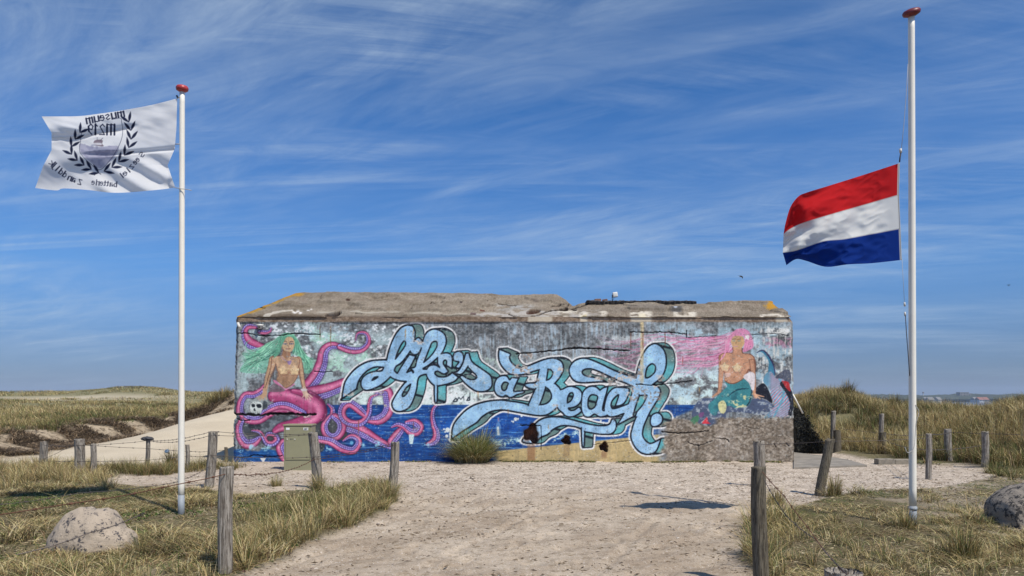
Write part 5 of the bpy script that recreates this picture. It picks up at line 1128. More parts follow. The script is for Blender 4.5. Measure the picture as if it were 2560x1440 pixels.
vv = np.linspace(0, 1, 105)[:, None]+0*W[..., 0]; uu = np.linspace(0, 1, 150)[None]+0*W[..., 0]
cf = np.where((vv < .3333)[..., None], (.62, .018, .022), np.where((vv < .6667)[..., None], (.82, .82, .79), (.006, .035, .24))).astype(float)
cf = np.where((uu < .012)[..., None], (.72, .72, .69), cf)
seam = np.minimum(np.abs(vv-.3333), np.abs(vv-.6667)) < .004; cf = np.where(seam[..., None], cf*.75, cf)
W = W-np.array(fl2.location); mesh_np('flag_cloth', W.reshape(-1, 3), gridfaces(150, 105), M_cloth, fl2, col=cf.reshape(-1, 3))
mb = MB(); mb.add(*tube(W[:, 0], .006, 5)); mb.build('hoist_rope', M_rope, fl2)
# museum flag, seen from behind so its print is mirrored
reset_canvas(80, 236, 452, 492)
CV[:] = (240, 241, 243); NV = (40, 46, 72)
ZF = T(60, 190, 4.5)
fill(ZF((632, 760), (800, 800), (1060, 790), (1010, 920), (930, 990), (855, 1040), (760, 980), (660, 890), (630, 830)), (188, 188, 206)); put(polymask(ZF((632, 760), (1060, 790), (855, 1040), (640, 860))).astype(np.float32)*sstep(.4, .7, vnoise(6, 5, 3, MW, MH))*.5, (150, 150, 178))
line(ZF((988, 490), (1085, 475), (1098, 520), (1110, 600), (1100, 700), (1050, 820), (980, 930), (855, 1055), (740, 980), (650, 890), (625, 830), (635, 740), (650, 640), (690, 600)), 1.1, (70, 76, 100))
fill(ZF((790, 730), (840, 715), (885, 725), (880, 760), (895, 790), (850, 790), (790, 770)), (140, 128, 138)); fill(ZF((790, 752), (868, 755), (868, 778), (790, 772)), (216, 214, 220)); line(ZF((822, 720), (822, 690)), 1, (90, 90, 110)); line(ZF((860, 722), (888, 698)), 1.2, (90, 90, 110))
def laurel(path, w, n):
    q = smooth(path, False, 12); s = np.concatenate([[0], np.cumsum(np.hypot(*np.diff(q, axis=0).T))]); L = s[-1]
    for i in range(n):
        t = L*(i+.1)/n; p = np.array([np.interp(t, s, q[:, 0]), np.interp(t, s, q[:, 1])]); p2 = np.array([np.interp(t+2, s, q[:, 0]), np.interp(t+2, s, q[:, 1])]); d = (p2-p)/2
        for a in (.55, -.55):
            c, s_ = math.cos(a), math.sin(a); e = np.array([d[0]*c-d[1]*s_, d[0]*s_+d[1]*c]); l = L/n*1.25
            line([p, p+e*l*.5, p+e*l], [1.2, w, .4], NV)
laurel(ZF((850, 1095), (780, 1060), (690, 1010), (590, 940), (520, 850), (545, 770), (590, 690), (640, 620), (672, 565)), 7, 8)
laurel(ZF((890, 1075), (960, 1045), (1050, 980), (1130, 890), (1180, 800), (1205, 700), (1200, 600), (1180, 520), (1140, 440)), 7, 8)
line(ZF((790, 1115), (830, 1090), (865, 1105)), 1.6, NV)
GL = {'m': ([[(0, 0), (0, 1)], [(0, .85), (.3, 1), (.3, 0)], [(.3, .85), (.65, 1), (.65, 0)]], .9), 'u': ([[(0, 1), (0, .1), (.2, 0), (.45, .15)], [(.45, 1), (.45, 0)]], .7), 's': ([[(.42, .85), (.15, 1), (.02, .75), (.4, .3), (.25, 0), (0, .15)]], .6),
      'e': ([[(.05, .5), (.42, .6), (.35, .95), (.1, .95), (0, .4), (.2, 0), (.45, .15)]], .62), 'S': ([[(.5, 1.25), (.15, 1.35), (0, 1), (.5, .45), (.35, 0), (0, .15)]], .72), 'z': ([[(0, 1), (.42, 1), (0, 0), (.45, 0)]], .62), 'Z': ([[(0, 1.35), (.5, 1.35), (0, 0), (.55, 0)]], .75),
      'i': ([[(0, 1), (0, 0)], [(0, 1.3), (0, 1.4)]], .3), 'l': ([[(0, 1.4), (0, 0)]], .3), 'b': ([[(0, 1.4), (0, 0), (.35, .05), (.42, .6), (.2, 1), (0, .8)]], .62), 'a': ([[(.05, .9), (.38, .9), (.4, 0)], [(.4, .5), (.05, .45), (0, .1), (.38, .1)]], .6), 't': ([[(.15, 1.3), (.15, .1), (.35, 0)], [(0, .95), (.35, .95)]], .45),
      'r': ([[(0, 1), (0, 0)], [(0, .8), (.3, 1)]], .42), 'n': ([[(0, 1), (0, 0)], [(0, .8), (.25, 1), (.42, .8), (.42, 0)]], .65), 'd': ([[(.42, 1.4), (.42, 0), (.1, .02), (0, .5), (.15, .95), (.42, .85)]], .65), 'j': ([[(.2, 1), (.2, -.2), (0, -.35)], [(.2, 1.3), (.2, 1.4)]], .38), 'k': ([[(0, 1.4), (0, 0)], [(.4, 1), (.02, .5), (.42, 0)]], .6),
      'M': ([[(0, 0), (0, 1.3)], [(0, 1.2), (.35, 1.3), (.35, 0)], [(.35, 1.2), (.75, 1.3), (.75, 0)]], 1.0), '2': ([[(0, 1), (.2, 1.3), (.45, 1), (0, 0), (.5, 0)]], .72), '1': ([[(0, 1.05), (.2, 1.3), (.2, 0)]], .45), '9': ([[(.42, .75), (.1, .6), (0, 1), (.2, 1.3), (.45, 1), (.4, .4), (.1, 0)]], .65),
      'J': ([[(.4, 1.3), (.4, .2), (.2, 0), (0, .2)]], .62), 'U': ([[(0, 1.3), (0, .15), (.25, 0), (.45, .15), (.45, 1.3)]], .7), 'N': ([[(0, 0), (0, 1.3), (.45, 0), (.45, 1.3)]], .7), 'T': ([[(0, 1.3), (.5, 1.3)], [(.25, 1.3), (.25, 0)]], .6)}
def write(text, p0, p1, h, w):
    """mirrored print from p0 (first letter) to p1"""
    tot = sum(GL[c][1] for c in text); d = np.array(p1, float)-np.array(p0, float); L = np.hypot(*d); d /= L; up = np.array([-d[1], d[0]]); k = L/tot; x = 0
    for c in text:
        for pl in GL[c][0]:
            for a, b in zip(pl[:-1], pl[1:]):
                pa = np.array(p0)+d*(x+a[0])*k+up*a[1]*h; pb = np.array(p0)+d*(x+b[0])*k+up*b[1]*h
                line([pa, pb], w*(1.25 if abs(a[0]-b[0]) < .1 else .7), NV, False)
        x += GL[c][1]
write('museum', (311, 291), (212, 310), 13, 3.4); write('M219', (286, 337), (216, 336), 20, 3.6)
write('S', (362, 388), (352, 397), 9, 2.4); write('ee', (350, 400), (337, 414), 9, 2.4); write('z', (335, 417), (328, 425), 9, 2.4); write('iel', (325, 430), (303, 448), 9, 2.4)
write('batterie', (291, 467), (226, 461), 9, 2.0); write('Z', (202, 462), (191, 459), 9, 2.8); write('an', (186, 456), (165, 447), 10, 2.6); write('dd', (162, 444), (143, 430), 10, 2.6); write('ijk', (139, 426), (119, 406), 10, 2.6)
MUF = down(np.clip(CV, 6, 244))
rowsM = [[(443, 246), (380, 262), (310, 275), (250, 284), (200, 290), (150, 291), (104, 291)], [(441, 320), (380, 327), (310, 333), (250, 335), (200, 338), (165, 336), (129, 332)], [(437, 372), (380, 375), (310, 378), (250, 378), (200, 378), (160, 376), (129, 375)],
         [(419, 413), (375, 412), (310, 415), (250, 420), (200, 420), (150, 420), (108, 415)], [(438, 469), (380, 476), (290, 482), (220, 475), (160, 471), (140, 476), (88, 470)]]
def dm(u, v):
    return -.72*u+.06*np.sin(u*6.5+v*2)*u+.035*(fb(u*3, v*4+u*2, .5, 3, 2)-.5)+.055*np.sin((v-.9*u*.4)*13)*ss(.2, .6, u)*.45+.07*np.exp(-((v-.28-.22*(u-.5))/.035)**2)*ss(.25, .5, u)+.05*np.exp(-((v-.56-.05*u)/.025)**2)*(1-ss(.6, .8, u))+.05*np.sin(u*22+v*26)*ss(.55, .8, v)*(1-ss(.4, .7, u))*.7+.03*np.sin(u*50)*(1-ss(0, .12, u))*ss(.7, .9, v)
fl1 = empty('museum_flag', at(443, 360, 9.75)); tag(fl1, 'white museum flag with mirrored lettering and a laurel shield blowing left', 'flag')
G, W = cloth(rowsM, [0, .33, .56, .76, 1], 9.75, 380, 250, dm)
cf = lin(samp(MUF, G[..., 0], G[..., 1], MX0, MY0)); W = W-np.array(fl1.location)
mesh_np('flag_cloth', W.reshape(-1, 3), gridfaces(380, 250), M_cloth, fl1, col=cf.reshape(-1, 3))
hem = []
one('tie', M_rope, fl1, [rel(450, 360, 9.72, fl1), rel(438, 360, 9.75, fl1)], .007, 5); one('tie', M_rope, fl1, [rel(479, 476, 9.7, fl1), rel(466, 473, 9.70, fl1), rel(453, 472, 9.70, fl1), rel(437, 469, 9.75, fl1)], .005, 5); one('tie', M_rope, fl1, [rel(450, 242, 9.72, fl1), rel(443, 246, 9.75, fl1)], .006, 5)
# ================================================================ green cabinet
M_green = simple('olive_enamel', (.265, .255, .155), .5, var=.06, vscale=5, bump=.05, bscale=90); M_gl = simple('cabinet_gap', (.09, .095, .055), .7); M_stick = simple('white_sticker', (.75, .77, .78), .5)
xc, yc, _ = at(744, 1172, 15.6); gc = float(gz(xc, yc+.1)); cab = empty('utility_cabinet', (xc, yc, gc-.02), R(3)); tag(cab, 'olive green metal cabinet with two stickers standing against the painted wall', 'cabinet')
Hc = at(744, 1061, 15.6)[2]-gc+.02
bm = bmesh.new(); box(bm, -.29, .29, .0, .42, -.05, Hc-.035, .008); bm_obj('body', bm, M_green, cab)
bm = bmesh.new(); box(bm, -.305, .305, -.022, .435, Hc-.032, Hc, .008); bm_obj('lid', bm, M_green, cab)
bm = bmesh.new(); box(bm, -.262, .262, -.004, .004, .235, Hc-.045, .0); bm_obj('door_gap', bm, M_gl, cab)
bm = bmesh.new(); box(bm, -.255, .255, -.013, -.004, .242, Hc-.052, .003); door = bm_obj('door', bm, M_green, cab)
for xk, mt_ in ((-.215, M_plas), (-.055, M_plas)):
    V, F = lathe([(.013, 0), (.013, .008), (.008, .012)], 12); o = mesh_np('lock', V, F, mt_, door); o.rotation_euler = (R(90), 0, 0); o.location = (xk, -.013, .235+.62*(Hc-.28))
bm = bmesh.new(); box(bm, -.152, -.138, -.017, -.013, .225+.62*(Hc-.28), .25+.62*(Hc-.28)); box(bm, -.12, -.106, -.017, -.013, .225+.62*(Hc-.28), .25+.62*(Hc-.28)); bm_obj('keyhole', bm, M_dark, door)
bm = bmesh.new(); box(bm, -.24, -.165, -.0165, -.013, Hc-.115, Hc-.07); bm_obj('sticker', bm, M_stick, door)
bm = bmesh.new(); box(bm, .125, .225, -.0165, -.013, Hc-.125, Hc-.07); st = bm_obj('sticker', bm, M_stick, door)
mb = MB(); x = 0
for c in 'JUNT':
    for pl in GL[c][0]:
        for a, b in zip(pl[:-1], pl[1:]): mb.add(*tube([(.135+(x+a[0])*.031, -.0175, Hc-.118+a[1]*.031), (.135+(x+b[0])*.031, -.0175, Hc-.118+b[1]*.031)], .0032, 4))
    x += GL[c][1]
mb.build('lettering', M_dark, st)
# ================================================================ boulders, rubble, slab, kerb
def boulder_mat(name, base_, dark, thr):
    m, t, b = newmat(name); b.inputs['Roughness'].default_value = .92; tcn = N(t, 'ShaderNodeTexCoord'); O = tcn.outputs['Object']
    def no(s, d=8, r=.7): n = N(t, 'ShaderNodeTexNoise'); n.inputs['Scale'].default_value = s; n.inputs['Detail'].default_value = d; n.inputs['Roughness'].default_value = r; t.links.new(O, n.inputs['Vector']); return n.outputs[0]
    c = mixc(t, ramp(t, no(3), [(.35, 0.), (.7, 1.)]), base_, tuple(x*1.25 for x in base_)); c = mixc(t, ramp(t, no(11, 9, .8), [(thr, 0.), (thr+.025, 1.)]), c, dark); c = mixc(t, ramp(t, no(60, 3), [(.6, 0.), (.7, .5)]), c, tuple(x*.5 for x in base_))
    t.links.new(c, b.inputs['Base Color']); bp = N(t, 'ShaderNodeBump'); bp.inputs['Strength'].default_value = .7; bp.inputs['Distance'].default_value = .03; t.links.new(no(16, 8, .75), bp.inputs['Height']); t.links.new(bp.outputs[0], b.inputs['Normal']); return m
M_b1 = boulder_mat('pale_boulder', (.38, .31, .235), (.045, .043, .05), .535); M_b2 = boulder_mat('flaking_boulder', (.25, .215, .175), (.03, .028, .028), .52)
def shaped_rock(name, outline, Y, px0, ybase, mat, lab, thick, seed):
    """a boulder whose silhouette follows the outline (pixels); real depth by inflating"""
    cx = np.mean([p[0] for p in outline]); r = np.random.RandomState(seed); n = 120; k = 44
    q = smooth(outline, True, 16); cyb = ybase; ang = np.arctan2(cyb-q[:, 1], q[:, 0]-cx); o_ = np.argsort(ang)
    th = np.linspace(0, np.pi, n); rad = np.interp(th, ang[o_], np.hypot(q[:, 0]-cx, q[:, 1]-cyb)[o_])/FPX*Y
    V = []
    for i in range(k):
        ph = -np.pi/2+np.pi*i/(k-1.)                       # depth angle
        c, s = math.cos(ph), math.sin(ph)
        rr = rad*max(c, .02)**.62
        jit = 1+.20*(fb(th*3, ph*3+0*th, 1.3, seed % 9, 5, .55)-.5)*(.3+.7*c)
        V += list(np.stack([np.cos(th)*rr*jit, 0*th+thick*s*(.8+.25*np.sin(th)), np.sin(th)*rr*jit-.06], 1))
    V = np.array(V, float); rx_ = rad.max()
    for q_ in range(9):
        nn_ = r.normal(size=3); nn_[1] = -abs(nn_[1])*1.6; nn_ /= np.linalg.norm(nn_); ext = (V@nn_).max(); lim = ext*(.80+.1*r.rand()); e_ = np.clip(V@nn_-lim, 0, None); V -= e_[:, None]*nn_*np.array([.15, 1, .15])[None]*.9
    V[:, 1] += .03*(fb(V[:, 0]*4, V[:, 2]*4, .5, 3, 5)-.5)
    o = mesh_np(name, V, gridfaces(n, k), mat, smooth=True); x = (cx-1280)/FPX*Y; o.location = (x, Y, float(gz(x, Y))); tag(o, lab, 'boulder'); return o
shaped_rock('boulder', [(122, 1382), (124, 1345), (128, 1325), (160, 1290), (205, 1262), (225, 1268), (262, 1268), (285, 1285), (300, 1305), (322, 1325), (331, 1350), (328, 1382)], 7.55, 0, 1378, M_b1, 'pale lumpy boulder with dark flakes in the grass below the museum flagpole', .36, 3)
shaped_rock('boulder', [(2487, 1322), (2484, 1290), (2484, 1262), (2500, 1240), (2530, 1218), (2560, 1208), (2600, 1208), (2640, 1240), (2650, 1322)], 9.0, 0, 1316, M_b2, 'grey boulder with black flaking skin at the right edge of the picture', .42, 5)
rs = np.random.RandomState(21)
stones = [(1004, 1152, 8), (1056, 1150, 13), (1078, 1147, 15), (1103, 1144, 17), (1068, 1163, 14), (1050, 1172, 8), (1092, 1170, 7), (945, 1160, 7), (900, 1166, 8), (838, 1163, 12), (850, 1172, 8), (630, 1172, 7), (655, 1180, 8), (700, 1178, 6), (805, 1205, 6), (277, 1190, 9), (385, 1196, 8), (1240, 1192, 5), (1250, 1196, 5), (945, 1312, 11), (790, 1352, 10), (610, 1430, 11), (1660, 1140, 5), (1447, 1211, 5), (1856, 1228, 5), (1786, 1312, 8), (1800, 1320, 8), (1812, 1298, 6), (1750, 1186, 4), (2300, 1157, 6), (360, 1315, 6), (640, 1185, 5), (980, 1172, 6), (1030, 1180, 5)]
for i, (a, b, w) in enumerate(stones):
    x, Y, g = ghit(a, b); s = w/FPX*Y
    o = rock_mesh('stone', s*.5, s*.42, s*.34, i+50, M_brick if i in (15, 21, 31) else M_rubble, sub=3); o.location = (x, Y, g+s*.08); o.rotation_euler = (0, 0, rs.rand()*6)
    tag(o, 'small loose rubble stone lying on the sand of the yard', 'stone', 'small rubble stones scattered over the yard')
# low kerb and concrete apron at the right corner
xk0, yk, _ = at(2196, 1157, 17.0); xk1 = at(2280, 1157, 17.0)[0]; gk = float(gz((xk0+xk1)/2, yk))
bm = bmesh.new()
for i in range(2): box(bm, xk0+i*(xk1-xk0)/2+.004, xk0+(i+1)*(xk1-xk0)/2-.004, yk, yk+.22, -.1, .125-.012*i, .012)
o = bm_obj('kerb_stone', bm, simple('kerb_concrete', (.25, .22, .175), .9, bump=.5, bscale=30, var=.25, vscale=8)); o.location = (0, 0, gk); tag(o, 'low concrete kerb lying before the dune just left of the Dutch flagpole', 'kerb')
sp = [at(*p) for p in ((1984, 1169, 15.9), (2080, 1166, 16.15), (2168, 1163, 16.43), (2120, 1149, 17.8), (2050, 1138, 19.1), (1985, 1131, 20.0))]
sp = [((p[0]), p[1]) for p in sp]; nsp = len(sp); V = [(a, b, float(gz(a, b))+.035+.0*i) for i, (a, b) in enumerate(sp)]; zc = max(v[2] for v in V); V = [(a, b, zc) for a, b in sp]+[(a, b, -.2) for a, b in sp]
F4 = [(i, (i+1) % nsp, nsp+(i+1) % nsp, nsp+i) for i in range(nsp)]
o = mesh_np('concrete_path', V, [np.array(F4)[:, ::-1], np.array([list(range(nsp))])], simple('apron_concrete', (.235, .21, .175), .92, bump=.6, bscale=20, var=.35, vscale=3), smooth=False); tag(o, kind='structure')
# dark netting that slopes down by the right rear, with its white pole
mb = MB(); nN = 24; VV = []
tri = [(1983, 1016), (2003, 1024), (2034, 1086), (2046, 1104)]
for j in range(nN):
    t = j/(nN-1.); pxr = np.interp(t, [0, .12, .8, 1], [1986, 2003, 2032, 2044]); pyt = np.interp(t, [0, .12, .8, 1], [1017, 1024, 1083, 1104])
    for i in range(nN):
        s = i/(nN-1.); px = 1976+(pxr-1976)*1.0 if i == nN else 1976+(pxr-1976)*(1-s*0)
        VV.append(None)
VV = []
for j in range(nN):
    t = j/(nN-1.); a = np.array(at(np.interp(t, [0, .15, .8, 1], [1978, 2003, 2032, 2046]), np.interp(t, [0, .15, .8, 1], [1014, 1024, 1083, 1106]), 20.6))
    b = a.copy(); b[1] -= .45; b[2] = float(gz(b[0], b[1]))-.05
    for i in range(nN):
        s = i/(nN-1.); p = a*(1-s)+b*s; p[1] += .10*(float(fb(p[0]*3, p[2]*3, .4, 2))-.5)-.15*math.sin(s*3.14); p[0] += .04*(float(fb(p[0]*4, p[2]*4, .3, 5))-.5); VV.append(p)
VB = [(p[0], 21.6, p[2]-.05) for p in VV]
F1 = gridfaces(nN, nN); allV = np.array(VV+VB); nn = nN*nN
rim = [(i, i+1, nn+i+1, nn+i) for i in range(nN-1)]+[((j+1)*nN, j*nN, nn+j*nN, nn+(j+1)*nN) for j in range(nN-1)]+[(j*nN+nN-1, (j+1)*nN+nN-1, nn+(j+1)*nN+nN-1, nn+j*nN+nN-1) for j in range(nN-1)]+[((nN-1)*nN+i+1, (nN-1)*nN+i, nn+(nN-1)*nN+i, nn+(nN-1)*nN+i+1) for i in range(nN-1)]
NET = o = mesh_np('netting', allV, [F1, F1[:, ::-1]+nn, np.array(rim)], simple('black_netting', (.022, .022, .018), .95, bump=1., bscale=50, var=.7, vscale=22)); tag(o, 'black sloping netting beside the right corner of the bunker', 'netting')
mb = MB(); mb.add(*tube([at(1978, 978, 20.2), at(2007, 1034, 20.2)], .022, 10)); o = mb.build('white_pole', M_white); tag(o, 'slanting white pole resting on the black netting beside the bunker', 'pole')
# small litter: blue lid in the grass, dark bits
mb = MB(); V, F = lathe([(.05, 0), (.055, .02), (.03, .035)], 16); o = mesh_np('plastic_lid', V, F, simple('blue_plastic', (.10, .18, .30), .4)); x, Y, g = ghit(423, 1158); o.location = (x, Y-.1, g+.28); o.rotation_euler = (R(50), .2, 0); tag(o, 'small blue grey plastic lid caught in the grass behind the museum flagpole', 'lid')
# ================================================================ birds
def bird(px, py, Y, span, wl, wr, yaw, col, lab):
    e = empty('bird', at(px, py, Y), yaw); tag(e, lab, 'bird', 'birds in the sky')
    M = simple('plumage', col, .8); s = span/2
    mb = MB(); mb.add(*tube([(0, -.22*s*1.2, -.01), (0, -.12*s, 0), (0, .05*s, .0), (0, .3*s, .0), (0, .42*s, .0)], [.015*s, .075*s, .09*s, .05*s, .01*s], 10)); mb.build('body', M, e)
    for sg, w in ((-1, wl), (1, wr)):
        pts = [(0, 0, .02)]+[(sg*s*a, 0, s*b) for a, b in w]; V = []
        for i, p in enumerate(pts):
            c = [.20, .19, .13, .03][min(i, 3)]*s; back = [0, -.03, .05, .16][min(i, 3)]*s
            for yy, tz in ((-c+back, 0), (c*.6+back, 0), (c*.6+back, -.02*s), (-c+back, -.02*s)): V.append((p[0], yy, p[2]+tz))
        k = len(pts); Fq = [(i*4+j, i*4+(j+1) % 4, (i+1)*4+(j+1) % 4, (i+1)*4+j) for i in range(k-1) for j in range(4)]+[(0, 1, 2, 3), ((k-1)*4+3, (k-1)*4+2, (k-1)*4+1, (k-1)*4)]
        mesh_np('wing', np.array(V), np.array(Fq), M, e, smooth=False)
bird(1853, 691.5, 70, 1.05, [(.3, .10), (.6, .12), (1, .10)], [(.25, .06), (.6, -.08), (1, -.22)], .9, (.10, .10, .11), 'gull gliding over the right part of the bunker roof')
bird(2522, 714, 75, .5, [(.3, .12), (.6, .3), (1, .5)], [(.3, .2), (.6, .45), (1, .75)], .4, (.03, .03, .035), 'dark bird with raised wings at the right edge of the sky')
bird(2390, 949, 90, .8, [(.3, -.08), (.6, -.2), (1, -.3)], [(.3, .15), (.6, .25), (1, .28)], -.5, (.45, .46, .48), 'pale gull low above the far town')
# ================================================================ the far town
M_far = simple('far_trees', (.045, .055, .035), .95, var=.3, vscale=.03); M_fb = simple('far_masonry', (.22, .21, .20), .8); M_fw = simple('far_white_walls', (.6, .6, .58), .7); M_fr = simple('far_red_roofs', (.28, .12, .08), .8); M_fg = simple('far_windows', (.05, .06, .08), .3)
def lumps(x0, x1, Y, step, h0, h1, seed, depth=60, base_=-8.2):
    r = np.random.RandomState(seed); bm = bmesh.new(); x = x0
    while x < x1:
        h = h0+(h1-h0)*float(LN[seed % 12](x/step/6, seed))*(.7+.6*r.rand()); w = step*(1.2+.8*r.rand())
        g_ = bmesh.ops.create_icosphere(bm, subdivisions=2, radius=1)
        for v_ in g_['verts']:
            k = 1+.25*(r.rand()-.5); v_.co = Vector((x+v_.co.x*w*k, Y+r.rand()*0+v_.co.y*w*1.3+depth*(r.rand()-.5)*0, base_+h*.45+v_.co.z*h*.55*k))
        x += step*(.5+.7*r.rand())
    return bm
tag(bm_obj('far_wood', lumps(380, 1100, 900, 9, 7, 9.5, 3), M_far), 'low dark wood along the horizon behind the right dune', 'woodland', kind='stuff')
tag(bm_obj('far_wood', lumps(380, 1100, 960, 10, 8.5, 10.5, 7), M_far), 'taller wood behind it on the horizon', 'woodland', kind='stuff')
def farhouse(px, Y, w, h, wall, roofm, lab, rows=1, name='house', d=10):
    x = (px-1280)/FPX*Y; e = empty(name, (x, Y, -8.05)); tag(e, lab, 'house' if name == 'house' else 'building', 'buildings of the far town')
    bm = bmesh.new(); box(bm, -w/2, w/2, 0, d, 0, h); bm_obj('wall', bm, wall, e)
    bm = bmesh.new()
    if name == 'house':
        vs = [bm.verts.new(p) for p in ((-w/2-.4, -.5, h+.02), (w/2+.4, -.5, h+.02), (w/2+.4, d+.5, h+.02), (-w/2-.4, d+.5, h+.02), (-w/2-.4, d/2, h+3.2), (w/2+.4, d/2, h+3.2))]
        for f in ((0, 1, 5, 4), (2, 3, 4, 5), (0, 4, 3), (1, 2, 5), (3, 2, 1, 0)): bm.faces.new([vs[i] for i in f])
    else: box(bm, -w/2-.3, w/2+.3, -.3, d+.3, h+.02, h+.7)
    bm_obj('roof', bm, roofm, e)
    for r_ in range(rows):
        for i in range(max(2, int(w/3))):
            bm = bmesh.new(); xx = -w/2+(i+.5)*w/max(2, int(w/3)); box(bm, xx-.6, xx+.6, -.06, -.005, 1+r_*3.1, 2.5+r_*3.1); bm_obj('window', bm, M_fg, e)
farhouse(2411, 930, 11, 11.2, M_fb, M_fb, 'grey apartment block above the trees on the horizon', 4, 'apartment_building', 8)
farhouse(2421, 935, 6, 9.8, M_fb, M_fb, 'lower grey wing beside the apartment block on the horizon', 3, 'apartment_building', 8)
for i, (px, w, c, rm, lab) in enumerate(((2455, 9, M_fw, M_fr, 'white house with a red roof below the far trees, right of the apartment block'), (2443, 7, M_fw, M_fb, 'small white house below the far trees'), (2330, 10, M_fb, M_fb, 'grey house just right of the tall flagpole on the horizon'), (2350, 7, M_fw, M_fb, 'pale house left of the far apartment block'), (2468, 8, M_fb, M_fr, 'far house with a red roof at the right end of the row'), (2318, 6, M_fw, M_fb, 'small pale house nearest the white mast'))):
    farhouse(px, 850+i*6, w*.6, 2.8, c, rm, lab)
e = empty('mast', ((2308-1280)/FPX*900, 900, -8)); tag(e, 'thin white mast on the horizon right of the tall flagpole', 'mast')
V, F = lathe([(.9, 0), (.7, 9), (.5, 12)], 10); mesh_np('shaft', V, F, M_fw, e); V, F = lathe([(1.1, 10.5), (1.2, 11.5), (.3, 12.5)], 10); mesh_np('head', V, F, M_fb, e)
# ================================================================ grasses
M_grass = painted('marram_blades', .62, spec=.18, trans=.16)
STRAW = np.array([.42, .325, .145]); OLIVE = np.array([.15, .135, .05]); GREEN = np.array([.065, .105, .022]); BROWN = np.array([.15, .092, .045]); PALE = np.array([.58, .485, .27])
grn = np.random.RandomState(99)
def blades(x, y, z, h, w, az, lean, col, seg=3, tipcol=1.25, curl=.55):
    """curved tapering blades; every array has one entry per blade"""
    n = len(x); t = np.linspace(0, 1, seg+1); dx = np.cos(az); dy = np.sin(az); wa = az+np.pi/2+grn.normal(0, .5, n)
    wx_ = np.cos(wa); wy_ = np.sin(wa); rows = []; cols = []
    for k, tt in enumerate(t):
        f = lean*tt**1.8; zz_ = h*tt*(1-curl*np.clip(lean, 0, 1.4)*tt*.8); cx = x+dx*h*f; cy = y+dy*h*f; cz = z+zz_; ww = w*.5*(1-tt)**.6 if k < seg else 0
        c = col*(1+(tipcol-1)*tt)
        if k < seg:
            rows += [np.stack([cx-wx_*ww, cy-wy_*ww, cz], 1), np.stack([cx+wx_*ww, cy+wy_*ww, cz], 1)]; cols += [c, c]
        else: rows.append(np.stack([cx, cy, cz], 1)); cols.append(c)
    m = 2*seg+1; V = np.stack(rows, 1).reshape(-1, 3); C = np.stack(cols, 1).reshape(-1, 3); b = np.arange(n)*m
    Q = np.concatenate([np.stack([b+2*k, b+2*k+1, b+2*k+3, b+2*k+2], 1) for k in range(seg-1)]); Tq = np.stack([b+2*seg-2, b+2*seg-1, b+2*seg], 1)
    return V, C, Q, Tq
def grass_obj(name, parts, **tg):
    V = []; C = []; Q = []; T3 = []; off = 0
    for v_, c, q, t in parts: V.append(v_); C.append(c); Q.append(q+off); T3.append(t+off); off += len(v_)
    o = mesh_np(name, np.concatenate(V), [np.concatenate(Q), np.concatenate(T3)], M_grass, col=np.clip(np.concatenate(C), 0, .8), smooth=True); tag(o, **tg); return o
def mixcol(n, wts):
    cs = np.array([STRAW, OLIVE, GREEN, BROWN, PALE]); w = np.array(wts, float); w /= w.sum(); i = grn.choice(5, n, p=w); return cs[i]*(.75+.5*grn.rand(n, 1))*(1+.12*grn.normal(size=(n, 3))*.4)
WIND = math.pi
def tuft(cx, cy, rad, n, h, w, wts, lean=(.2, 1.0), spread=1.0, seg=4, bias=.25, absz=True, hv=.45):
    """n blades fanning out from a clump"""
    a = grn.rand(n)*2*np.pi; r = rad*np.sqrt(grn.rand(n)); x = cx+r*np.cos(a); y = cy+r*np.sin(a)
    az = np.angle((1-bias)*np.exp(1j*(a+grn.normal(0, .45, n)))*spread+bias*np.exp(1j*WIND)); hh = h*(1-hv+hv*grn.rand(n)); ln = lean[0]+(lean[1]-lean[0])*grn.rand(n)**1.3
    return blades(x, y, gz(x, y)-.02, hh, w*(.7+.6*grn.rand(n)), az, ln, mixcol(n, wts), seg)
WN = (5, 4, 2, 1.2, 2)
# --- matted turf on both sides of the track (uncountable)
def scatter(x0, x1, y0, y1, n, keepf):
    x = x0+(x1-x0)*grn.rand(n); y = y0+(y1-y0)*grn.rand(n); k = keepf(x, y); return x[k], y[k]
def turf_keep(x, y):
    s, dL, dR, pm, hol = zones(x, y); fov = np.abs(x) < .78*y+1.2
    bare = ss(.44, .56, fb(x, y, .9, 2, 4))*.9+.55*ss(.62, .35, fb(x, y, 2.2, 8, 3))*(x > 4)
    return (pm < .45) & (hol < .3) & fov & (grn.rand(len(x)) > bare) & (dR < .4)
parts = []
x, y = scatter(-12.5, 12.5, 4.5, 17, 850000, turf_keep); n = len(x); dist = np.hypot(x, y)
k = grn.rand(n) < np.clip(9./dist, .35, 1)**1.2; x, y = x[k], y[k]; n = len(x)
TALL = lambda x, y: np.clip(ss(.50, .66, fb(x, y, 1.1, 7, 3))*.8+.12+.5*ss(12.5, 15, y)*(x < 0), 0, 1)
clump = fb(x, y, .5, 6, 3); patch = fb(x, y, 1.4, 4, 3)
cc = mixcol(n, (5, 3.6, 1.4, 4.4, 3)); bp_ = ss(.5, .62, fb(x, y, .7, 1, 3))[:, None]; cc = cc*(1-.3*bp_); gmix = ss(.52, .66, patch)[:, None]; cc = cc*(1-gmix)+mixcol(n, (1, 3, 5, 1, .4))*gmix
